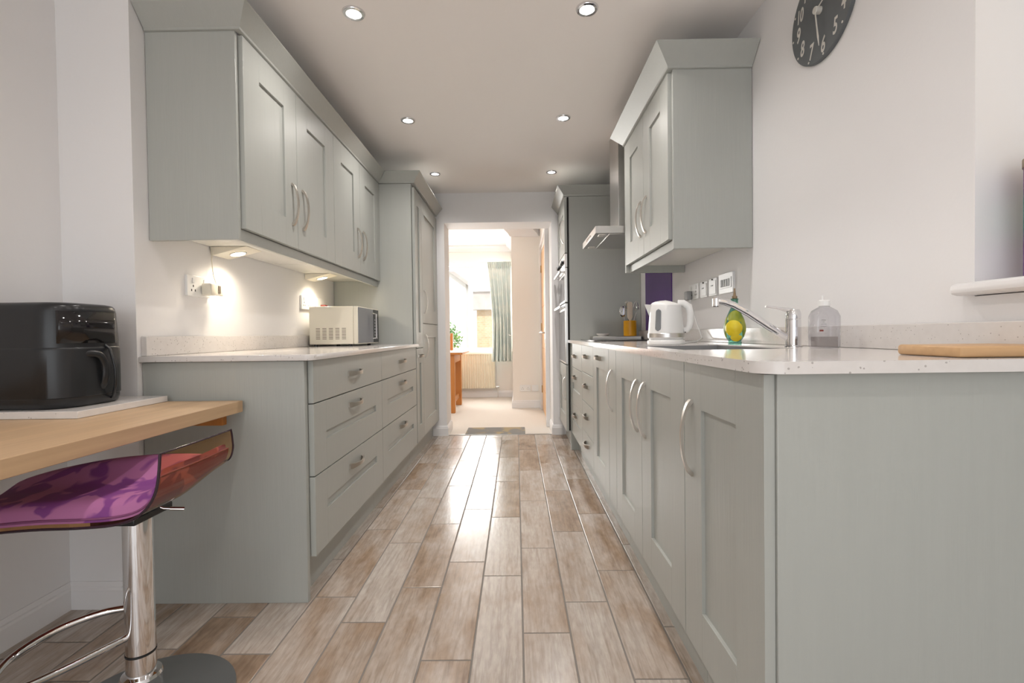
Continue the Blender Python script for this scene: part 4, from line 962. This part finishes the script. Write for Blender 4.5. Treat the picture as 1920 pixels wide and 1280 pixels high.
b = MB(); b.tube([seat_pt(i/NU, 0) for i in range(NU+1)], .0032, 8); b.tube([seat_pt(i/NU, 1) for i in range(NU+1)], .0026, 8); b.tube([seat_pt(1, j/NV) for j in range(NV+1)], .0022, 8); b.tube([seat_pt(0, j/NV) for j in range(NV+1)], .0032, 8)
b.build('shell_edge', 'acrylic_edge', shell, smooth=60)
def cush(u, v, top):
    uu, vv = .06+.80*u, .05+.86*v
    p = seat_pt(uu, vv); e = min(1, 9*min(u, 1-u), 7*min(v, 1-v)); e = math.sqrt(max(0, 1-(1-e)**2))
    return p+Vector((-.012*(uu > .75)*(uu-.75)*4, 0, .006+(.004+.040*e if top else 0)))
b = MB(); NC = 30
top = [[cush(i/NC, j/NC, True) for i in range(NC+1)] for j in range(NC+1)]; botm = [[cush(i/NC, j/NC, False) for i in range(NC+1)] for j in range(NC+1)]
b.grid(top); b.grid([r[::-1] for r in botm])
def rim(g): return [g[0][i] for i in range(NC+1)]+[g[j][NC] for j in range(1, NC+1)]+[g[NC][i] for i in range(NC-1, -1, -1)]+[g[j][0] for j in range(NC-1, 0, -1)]
b.grid([rim(botm), rim(top)], closed_u=True)
cu = thing('seat_cushion', 'purple floral seat cushion lying in the smoked acrylic stool seat', 'cushion', (TX_, TY_, .55))
b.build('cushion_pad', 'cushion', cu, smooth=80)
b = MB(); b.tube([p+Vector((0, 0, .004)) for p in rim(top)], .0028, 6, closed=True); b.build('piping', 'cushion_pipe', cu, smooth=80)

# ------------------------------------------------------------------ wall clock
CY_, CZ_, CR_ = 1.584, 2.007, .160
t = thing('wall_clock', 'round slate grey wall clock with ivory numerals, hands at half past two', 'clock', (RW, CY_, CZ_))
b = MB(); b.lathe([(0, RW-.001), (CR_, RW-.001), (CR_, RW-.012), (CR_-.002, RW-.0135), (0, RW-.0135)], (0, CY_, CZ_), 72, 'x'); b.build('dial', 'slate', t)
fx = RW-.0138
def text(s, y, z, size, parent, m, name, sx=.62, shear=.28, rot=0):
    cu_ = bpy.data.curves.new(name, 'FONT'); cu_.body = s; cu_.size = size; cu_.align_x = 'CENTER'; cu_.align_y = 'CENTER'; cu_.extrude = .0003; cu_.shear = shear; cu_.offset = .0012
    cu_.materials.append(M[m]); o = bpy.data.objects.new(name, cu_); COL.objects.link(o)
    mt = Matrix(((0, 0, -1), (-1, 0, 0), (0, 1, 0))).to_4x4() @ Matrix.Rotation(rot, 4, 'Z') @ Matrix.Diagonal((sx, 1, 1, 1))
    mt.translation = Vector((fx, y, z)); bpy.context.view_layer.update()
    me = bpy.data.meshes.new_from_object(o.evaluated_get(bpy.context.evaluated_depsgraph_get())); bpy.data.objects.remove(o)
    me.transform(Matrix.Translation(-Vector((RW, CY_, CZ_))) @ mt); me.name = name
    o = bpy.data.objects.new(name, me); COL.objects.link(o); o.parent = parent; return o
for k in range(1, 13):
    a = R(96-30*k); r = CR_*.76; lean = -(k-6.0)*.045 if 3 < k < 9 else 0
    text(str(k), CY_-r*math.cos(a), CZ_+r*math.sin(a), .070 if k < 10 else .062, t, 'ivory', 'numeral', .62, .22)
for k in range(1, 13):
    a = R(96-30*k+(9 if k in (4, 5) else 0)); r = CR_*.94
    b = MB(); b.lathe([(0, fx), (.0040, fx), (.0040, fx-.0004), (0, fx-.0004)], (0, CY_-r*math.cos(a), CZ_+r*math.sin(a)), 10, 'x'); b.build('hour_dot', 'ivory', t)
def hand(name, ang, L, w0, w1, x, spade=None):
    u = Vector((0, -math.cos(ang), math.sin(ang))); v = Vector((0, -math.sin(ang), -math.cos(ang))); c = Vector((x, CY_, CZ_)); b = MB()
    prof = [(-.012, w0), (L*.55, w1*.8), (L*.75, w1*1.1), (L, .0008)] if not spade else [(-.005, w0), (L*.42, w0*.9), (L*.50, w0*3.0), (L*.60, w0*2.4), (L*.80, w0*.9), (L, .0006)]
    rows = [[c+u*l+v*w_, c+u*l-v*w_, c+u*l-v*w_+Vector((-.0012, 0, 0)), c+u*l+v*w_+Vector((-.0012, 0, 0))] for l, w_ in prof]
    V = b.grid(rows, closed_u=True); b.bm.faces.new(V[0]); b.bm.faces.new(V[-1]); b.build(name, 'ivory', t)
hand('minute_hand', R(-81), CR_*.80, .0028, .0035, fx-.016); hand('hour_hand', R(20), CR_*.70, .0026, .003, fx-.012, True)
b = MB(); b.lathe([(0, fx+.001), (.012, fx+.001), (.012, fx-.016), (.010, fx-.019), (0, fx-.019)], (0, CY_, CZ_), 24, 'x'); b.build('hub', 'ivory', t)
